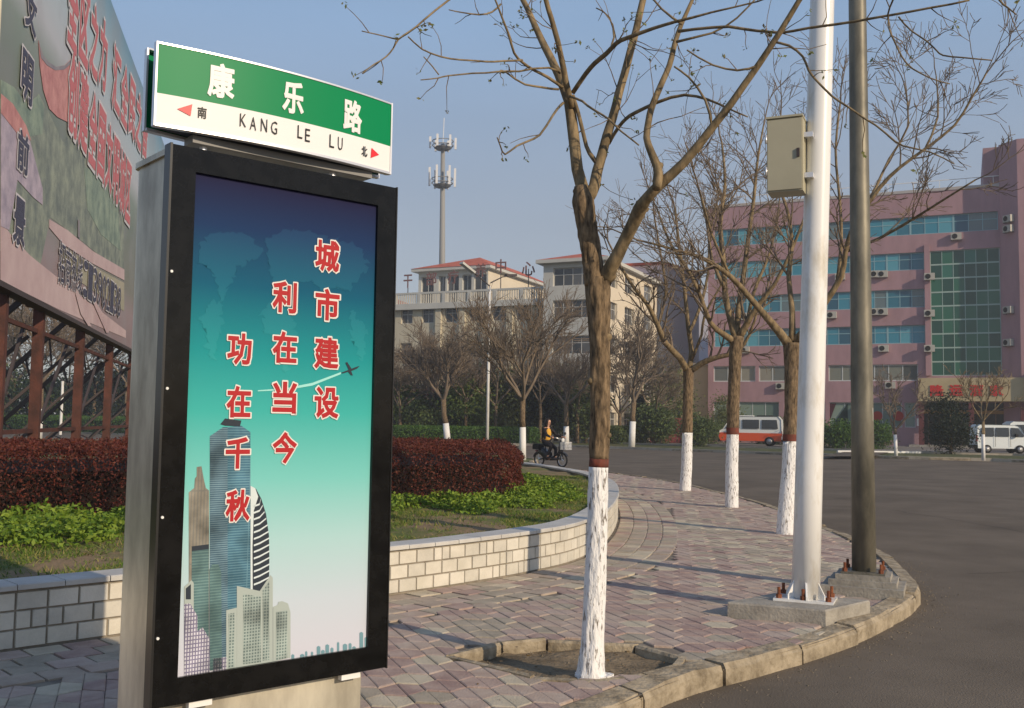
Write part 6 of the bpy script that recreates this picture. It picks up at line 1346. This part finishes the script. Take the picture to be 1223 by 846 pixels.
YV = 64; vp0, vw0 = vp, vw; vp = [(x * .8, z * .96) for x, z in vp0]; vw = [[(x * .8, z * .96) for x, z in q_] for q_ in vw0]
xl = at(1163, 540, YV).x; mv = vehicle('minivan', 'white minivan parked nose right in front of the hotel entrance', 'van', (xl + 1.62, YV, -.01), math.radians(-5), vp, 1.5, (1.0, -1.0), .27, M_vw, wins=vw)
b = MB(); b.loft([[(1.06, y, 1.66), (1.35, y * 1.02, 1.12), (1.385, y * 1.02, 1.12), (1.10, y, 1.66)] for y in (-.62, .62)]); b.build('windscreen', M_glassd, mv)
for x in (.43, -.50): MB().box(x - .008, x + .008, -.765, -.752, .42, 1.5).build('door_seam', M_dark, mv)
xl = at(1192, 540, 68).x; mv2 = vehicle('minivan', 'second white van mostly hidden behind the first at the right frame edge', 'van', (xl + 3.2, 68.5, -.01), math.radians(-8), [(x * 1.15, z * 1.1) for x, z in vp0], 1.7, (1.4, -1.4), .31, M_vw, wins=[[(x * 1.15, z * 1.1) for x, z in w_] for w_ in vw0])
xl = at(866, 529, 77).x; op = [(-2.3, .36), (2.2, .36), (2.35, .7), (2.25, 1.15), (2.0, 1.3), (1.5, 2.1), (1.15, 2.24), (-2.1, 2.26), (-2.32, 2.0), (-2.36, 1.1)]
ow = [[(1.85, 1.32), (1.4, 1.98), (.75, 2.0), (.75, 1.32)], [(.55, 1.32), (.55, 2.0), (-.7, 2.0), (-.7, 1.32)], [(-.9, 1.32), (-.9, 2.0), (-2.0, 2.0), (-2.1, 1.32)]]
ov = vehicle('minibus', 'white and orange minibus with roof bar parked under the trees', 'minibus', (xl + 2.0, 77, -.01), math.radians(160), op, 1.8, (1.45, -1.45), .36, mat('bus_white', (.55, .58, .58), .35), lower=([(-2.34, .38), (2.2, .38), (2.34, .7), (2.28, 1.0), (-2.36, .98)], M_vo), wins=ow)
MB().box(-.2, .9, -.6, .6, 2.262, 2.32).build('roof_bar', M_white, ov); MB().box(-1.6, -.5, -.6, .6, 2.262, 2.34).build('roof_bar', M_dark, ov)
cp = [(-2.1, .3), (2.1, .28), (2.2, .5), (2.1, .78), (1.2, .92), (.5, 1.4), (-.7, 1.45), (-1.6, 1.0), (-2.1, .95), (-2.2, .6)]
xl = at(697, 528, 82).x
car = vehicle('parked_car', 'white car half hidden behind the nearest trunk beyond the road', 'car', (xl + 2.2, 80, -.01), math.radians(176), cp, 1.7, (1.35, -1.35), .31, M_vw, wins=[[(1.0, .95), (.45, 1.33), (-.05, 1.36), (-.05, .95)], [(-.15, .95), (-.15, 1.36), (-.65, 1.37), (-1.35, .98)]])

# ================================================================ cyclist
bx_, by_ = G(657, 558, -.13); print('bike', bx_, by_)
YAW = math.radians(-47)
bk = thing('electric_bicycle', 'small dark electric bicycle with white front basket on the road', 'electric bicycle', (bx_, by_, -.129), YAW)
M_bkf = mat('dark_cycle_frame', (.02, .02, .025), .35, coat=.4); M_chr = mat('chrome', (.6, .6, .6), .25, metal=.9)
for wx in (-.52, .56):
    w_ = MB(True); pts = [(.215 * math.cos(a), 0, .215 * math.sin(a)) for a in np.linspace(0, 2 * math.pi, 25)]; w_.tube(pts, .03, 8, cap=False); t = w_.build('wheel', M_tyre, bk, (wx, 0, .245))
    r_ = MB(True); pts = [(.183 * math.cos(a), 0, .183 * math.sin(a)) for a in np.linspace(0, 2 * math.pi, 25)]; r_.tube(pts, .012, 6, cap=False); r_.build('rim', M_chr, t)
    s_2 = MB(); 
    for k in range(10): a = k * math.pi / 5; s_2.bar((0, 0, 0), (.18 * math.cos(a), 0, .18 * math.sin(a)), .006)
    s_2.tube([(0, -.05, 0), (0, .05, 0)], .045 if wx < 0 else .02, 10); s_2.build('spokes', M_chr, t)
    f = MB(); P = [(wx + .265 * math.cos(a), 0, .245 + .265 * math.sin(a)) for a in np.linspace(math.radians(25 if wx < 0 else 30), math.radians(165 if wx < 0 else 150), 12)]
    f.loft([[(x, -.04, z), (x, .04, z), (x, .04, z + .006), (x, -.04, z + .006)] for x, y, z in P]); f.build('mudguard', M_bkf, bk)
f = MB(True); f.tube([(.50, 0, .92), (.46, 0, .72), (.40, 0, .50), (.12, 0, .32), (-.18, 0, .30), (-.52, 0, .245)], [.025, .025, .03, .035, .035, .02], 8); f.tube([(-.18, 0, .30), (-.24, 0, .70)], .022, 8); f.tube([(-.24, 0, .58), (-.52, .06, .5), (-.62, .06, .52)], .012, 6); f.tube([(.46, .05, .62), (.56, .06, .245)], .016, 6); f.tube([(.46, -.05, .62), (.56, -.06, .245)], .016, 6); f.build('frame', M_bkf, bk)
MB().box(-.20, .02, -.07, .07, .34, .50, .02).build('battery_box', M_bkf, bk)
MB().box(-.62, -.34, -.09, .09, .535, .56).build('rear_carrier', M_bkf, bk); MB().box(-.66, -.63, -.05, .05, .50, .56).build('tail_light', M_lampr, bk)
s_2 = MB(True); s_2.loft([[(-.38, -.02, .70), (-.38, .02, .70), (-.38, .02, .73), (-.38, -.02, .73)], [(-.32, -.10, .70), (-.32, .10, .70), (-.32, .10, .755), (-.32, -.10, .755)], [(-.20, -.09, .70), (-.20, .09, .70), (-.20, .09, .75), (-.20, -.09, .75)], [(-.10, -.03, .71), (-.10, .03, .71), (-.10, .03, .74), (-.10, -.03, .74)]]); s_2.build('saddle', M_dark, bk)
h_ = MB(True); h_.tube([(.40, .27, .97), (.46, .17, .98), (.50, .05, .93), (.50, -.05, .93), (.46, -.17, .98), (.40, -.27, .97)], .013, 8); h_.build('handlebar', M_chr, bk)
for s1_ in (-1, 1): MB(True).tube([(.42, s1_ * .24, .972), (.36, s1_ * .31, .965)], .02, 8).build('grip', M_dark, bk); m_ = MB(True); m_.tube([(.46, s1_ * .18, .98), (.46, s1_ * .22, 1.12)], .006, 5); m_.tube([(.455, s1_ * .22, 1.12), (.47, s1_ * .22, 1.121)], .05, 10); m_.build('mirror', M_dark, bk)
MB(True).tube([(.54, 0, .90), (.60, 0, .90)], [.05, .075], 12).build('headlamp', M_lampw, bk)
f = MB(True); f.loft([[(.50, -w_, z - .10), (.50, w_, z - .10), (.53, w_ * .7, z + .02), (.53, -w_ * .7, z + .02)] for z, w_ in ((.46, .05), (.60, .11), (.76, .13), (.88, .10))]); f.build('leg_shield', M_bkf, bk)
f = MB(True); f.loft([[(x, -.08, z0), (x, .08, z0), (x, .09, z1), (x, -.09, z1)] for x, z0, z1 in ((.40, .26, .33), (.10, .22, .31), (-.10, .24, .48), (-.30, .34, .64), (-.48, .46, .60))]); f.build('body_shell', M_bkf, bk)
MB().box(-.72, -.42, -.13, .13, .575, .76, .03).build('tail_box', M_dark, bk)
bs_ = MB(); x0, x1, y0, y1, z0_, z1_ = .60, .84, -.15, .15, .60, .84
for k in range(6):
    z = z0_ + (z1_ - z0_) * k / 5
    for A_, B_ in (((x0, y0), (x1, y0)), ((x1, y0), (x1, y1)), ((x1, y1), (x0, y1)), ((x0, y1), (x0, y0))): bs_.bar((*A_, z), (*B_, z), .008 if k < 5 else .014)
for k in range(9):
    for y in (y0, y1): bs_.bar((x0 + (x1 - x0) * k / 8, y, z0_), (x0 + (x1 - x0) * k / 8, y, z1_), .006)
    for x in (x0, x1): bs_.bar((x, y0 + (y1 - y0) * k / 8, z0_), (x, y0 + (y1 - y0) * k / 8, z1_), .006)
    bs_.bar((x0, y0 + (y1 - y0) * k / 8, z0_), (x1, y0 + (y1 - y0) * k / 8, z0_), .006)
bs_.build('basket', M_white, bk)
for s1_ in (-1, 1): f = MB(); f.bar((.02, s1_ * .05, .26), (.02 + s1_ * .10, s1_ * .09, .24 + 0 * s1_), .018); f.box(-.03 + s1_ * .10, .07 + s1_ * .10, s1_ * .14 - .05, s1_ * .14 + .05, .225, .25); f.build('pedal', M_dark, bk)

# rider: one skinned body with clothes over it
def skin(name, chains, material, parent, sub=2):
    """chains: list of lists of (x,y,z,r); first chain's first vertex is the root; points equal to earlier ones are joined"""
    V, E, R_ = [], [], []; idx = {}
    for ch in chains:
        prev = None
        for x, y, z, r_ in ch:
            k = (round(x, 3), round(y, 3), round(z, 3))
            if k not in idx: idx[k] = len(V); V.append((x, y, z)); R_.append(r_)
            i = idx[k]
            if prev is not None and prev != i: E.append((prev, i))
            prev = i
    me = bpy.data.meshes.new(name); me.from_pydata(V, E, []); o = bpy.data.objects.new(name, me); COL.objects.link(o)
    md = o.modifiers.new('s', 'SKIN'); md.use_smooth_shade = True; sv = me.skin_vertices[0].data
    for i, r_ in enumerate(R_): sv[i].radius = (r_, r_) if not isinstance(r_, tuple) else r_
    sv[0].use_root = True
    if sub: sm = o.modifiers.new('d', 'SUBSURF'); sm.levels = sub; sm.render_levels = sub
    m2 = bpy.data.meshes.new_from_object(o.evaluated_get(bpy.context.evaluated_depsgraph_get())); m2.name = name; bpy.data.objects.remove(o)
    m2.materials.clear(); m2.materials.append(material)
    for p in m2.polygons: p.use_smooth = True
    return link(bpy.data.objects.new(name, m2), parent)
rider = thing('person', 'woman with long dark hair in black jacket and yellow top riding an electric bicycle', 'person', (bx_, by_, -.129), YAW)
M_skin = mat('skin', (.48, .27, .18), .55); M_jk = mat('black_jacket', (.018, .016, .017), .8); M_tr = mat('black_trousers', (.012, .012, .016), .8); M_yl = mat('yellow_top', (.55, .30, .04), .8); M_hair = mat('dark_hair', (.02, .012, .009), .5); M_shoe = mat('dark_shoe', (.03, .02, .02), .6)
hip_ = (-.22, 0, .80); ch_ = (-.16, 0, 1.16); nk = (-.13, 0, 1.33); hd_ = (-.10, 0, 1.44)
body = [[(*hip_, .075), (-.20, 0, .95, .09), (*ch_, .105), (-.145, 0, 1.27, .075), (*nk, .045), (-.115, 0, 1.40, .052), (-.10, 0, 1.46, .078), (-.10, 0, 1.53, .082), (-.11, 0, 1.58, .06)]]
for s1_ in (-1, 1):
    kn = (.16, s1_ * .11, .70 if s1_ < 0 else .62); an = (.02 if s1_ > 0 else -.02, s1_ * .12, .33 if s1_ > 0 else .33)
    if s1_ < 0: an = (.0, -.13, .34)
    else: an = (.10, .13, .32)
    body.append([(*hip_, .075), (-.18, s1_ * .09, .79, .075), (kn[0], kn[1], kn[2], .055), (an[0], an[1], an[2], .034), (an[0] + .03, an[1], an[2] - .06, .03), (an[0] + .12, an[1], an[2] - .065, .026)])
    sh = (-.15, s1_ * .16, 1.265, .05); el = (.06, s1_ * .24, 1.06, .036); wr_ = (.30, s1_ * .27, 1.0, .024); hn = (.355, s1_ * .275, 1.0, .03)
    body.append([(-.145, 0, 1.27, .075), sh, el, wr_, hn])
    for k in range(4): yy = s1_ * (.25 + .018 * k); body.append([hn, (.395, yy, .998, .0095), (.41, yy, .975, .009), (.395, yy, .945 + .003 * k, .008)])
    body.append([hn, (.355, s1_ * .25, .975, .010), (.375, s1_ * .24, .955, .008)])
skin('body', body, M_skin, rider, 2)
skin('trousers', [[(-.20, 0, .80, .16), (-.195, 0, .94, .15)], [(-.20, 0, .80, .16), (-.16, -.09, .79, .112), (.16, -.11, .70, .068), (.0, -.13, .37, .046)], [(-.20, 0, .80, .16), (-.16, .09, .79, .112), (.16, .11, .62, .068), (.10, .13, .35, .046)]], M_tr, rider)
skin('yellow_top', [[(-.20, 0, .86, .155), (-.19, 0, .97, .150), (-.15, 0, 1.16, .155), (-.14, 0, 1.27, .10), (-.13, 0, 1.31, .05)]], M_yl, rider)
jk = [[(-.245, 0, .86, .145), (-.235, 0, .98, .145), (-.19, 0, 1.16, .152), (-.165, 0, 1.28, .115)]]
for s1_ in (-1, 1): jk.append([(-.165, 0, 1.28, .105), (-.15, s1_ * .165, 1.265, .066), (.06, s1_ * .24, 1.06, .05), (.28, s1_ * .268, 1.003, .036)]); jk.append([(-.19, 0, 1.16, .152), (-.13, s1_ * .115, 1.14, .055), (-.15, s1_ * .12, .92, .055)])
skin('jacket', jk, M_jk, rider)
skin('hair', [[(-.13, 0, 1.49, .095), (-.128, 0, 1.57, .098), (-.118, 0, 1.62, .07)], [(-.13, 0, 1.49, .095), (-.17, 0, 1.38, .08), (-.20, 0, 1.22, .075), (-.22, 0, 1.10, .045)], [(-.13, 0, 1.49, .095), (-.10, -.075, 1.44, .03), (-.10, -.075, 1.32, .028)], [(-.13, 0, 1.49, .095), (-.10, .075, 1.44, .03), (-.10, .075, 1.32, .028)]], M_hair, rider)
for s1_ in (-1, 1):
    MB(True).tube([(-.024, s1_ * .028, 1.485), (-.016, s1_ * .028, 1.485)], .009, 8).build('eye', M_hair, rider)
    a = (.0, -.13, .28) if s1_ < 0 else (.10, .13, .26); b = MB(True); b.loft([[(a[0] - .06 + dx, a[1] - w2, a[2] - .005), (a[0] - .06 + dx, a[1] + w2, a[2] - .005), (a[0] - .06 + dx, a[1] + w2 * .8, a[2] + hh2), (a[0] - .06 + dx, a[1] - w2 * .8, a[2] + hh2)] for dx, w2, hh2 in ((0, .028, .055), (.08, .038, .07), (.16, .042, .045), (.22, .022, .025))]); b.build('shoe', M_shoe, rider)
b = MB(True); b.tube([(-.024, 0, 1.475), (-.008, 0, 1.462), (-.022, 0, 1.452)], [.008, .013, .006], 6); b.build('nose', M_skin, rider)
MB(True).tube([(-.021, -.018, 1.43), (-.013, 0, 1.428), (-.021, .018, 1.43)], .005, 6).build('mouth', mat('lips', (.35, .10, .09), .5), rider)

bk.scale = (1.12,) * 3; rider.scale = (1.12,) * 3
MB().box(-.02, .02, -.106, -.100, 0, .12).build('sticker', M_white, dp, tuple(at(1043, 503, DB.y) - Vector(dp.location) - Vector((.045, -.04, 0))))
for z in (.14, bh - .2): MB(True).tube([(-.150, -.118, z), (-.150, -.118, z + .07)], .010, 8).build('hinge', M_alu, cb)
MB().box(.095, .118, -.135, -.1225, bh * .45, bh * .45 + .07).build('latch', M_dst, cb)
# grit swept against the kerb and in the pit, cracks in the road
r = np.random.default_rng(77); T_ = []
def pebble(x, y, z, sz):
    a = r.uniform(0, 6.28); c = [np.array([x + sz * math.cos(a + k * 2.1) * r.uniform(.7, 1.2), y + sz * math.sin(a + k * 2.1) * r.uniform(.7, 1.2), z]) for k in range(3)]; t = np.array([x, y, z + sz * r.uniform(.5, 1)])
    for k in range(3): T_.append([c[k], c[(k + 1) % 3], t])
for _ in range(2600):
    p = near_curb[r.integers(40, len(near_curb) - 30)]; d = abs(r.normal()) * .16 + .03; q = near_curb[min(len(near_curb) - 1, near_curb.index(p) + 1)]; t = (q - p).normalized()
    pebble(p.x + t.y * d + t.x * r.uniform(0, .25), p.y - t.x * d + t.y * r.uniform(0, .25), -.13, r.uniform(.003, .011))
for _ in range(1500): pebble(r.uniform(.8, 9), r.uniform(4.5, 16), -.13, r.uniform(.002, .006)) if False else None
for _ in range(420):
    x, y = r.uniform(-.3, 1.05), r.uniform(6.0, 6.95)
    if inside(x, y, PIT): pebble(x, y, -.065 + .045 * math.exp(-((x - .5) ** 2 + (y - 6.1) ** 2) / .09), r.uniform(.004, .014))
o = fast_quads('grit', np.array(T_), mat('grit_stone', (.09, .075, .055), .95, (.18, .15, .11), 40, coords='World'), npf=3); tag(o, 'fine grit swept along the kerb and in the tree pit', 'grit', kind='stuff')
LP = []
for _ in range(260):
    x, y = r.uniform(-3.5, 4.6), r.uniform(4.6, 22)
    if inside(x, y, curbpoly) and not inside(x, y, planpoly): LP.append((x, y, .008))
for _ in range(60): LP.append((r.uniform(-.3, 1.05), r.uniform(6.05, 6.9), -.04))
o = fast_quads('fallen_leaves', leaves(np.array(LP), .016, 9, .85), leafmat('dry_leaf', [(.12, .075, .03), (.20, .13, .05), (.09, .055, .03)])); tag(o, 'few dry fallen leaves scattered on the paving', 'fallen leaves', kind='stuff')
M_crk = mat('crack_fill', (.028, .026, .024), .95)
for pts in ([(3.2, 5.2), (4.4, 7.2), (6.2, 9.0), (7.2, 12), (9.5, 14.5), (10, 18)], [(5.2, 11.4), (7.0, 12.2), (8.2, 15.5), (7.6, 20)], [(5.5, 21), (9, 24), (14, 25.5), (20, 29)], [(5.3, 26), (3.5, 37), (-3, 50)]):
    P = catmull(pts, .15); rr_ = random.Random(len(pts)); P = [q + Vector((noise.noise(q * 2.2) * .12, noise.noise(q * 2.2 + Vector((5, 5, 5))) * .12, 0)) for q in P]; b = MB()
    for a, c in zip(P, P[1:]):
        t = (c - a).normalized(); w1 = .004 + .006 * abs(noise.noise(a * 3)); no = Vector((-t.y, t.x, 0)) * w1 * (1 + a.y * .03); b.face([(*(a - no).xy, -.1285), (*(c - no).xy, -.1285), (*(c + no).xy, -.1285), (*(a + no).xy, -.1285)])
    o = b.build('road_crack', M_crk); o['kind'] = 'structure'

hb = MB(); hb.box(-130, 130, -3, 190, -1.4, 44); hz_ = bpy.data.materials.new('air'); hz_.use_nodes = True; nn = hz_.node_tree; nn.nodes.remove(nn.nodes['Principled BSDF'])
pv = nn.nodes.new('ShaderNodeVolumePrincipled'); pv.inputs['Density'].default_value = .0012; pv.inputs['Color'].default_value = (.86, .88, .92, 1); pv.inputs['Anisotropy'].default_value = .2
nn.links.new(pv.outputs[0], nn.nodes['Material Output'].inputs['Volume']); o = hb.build('haze', hz_); o['kind'] = 'stuff'
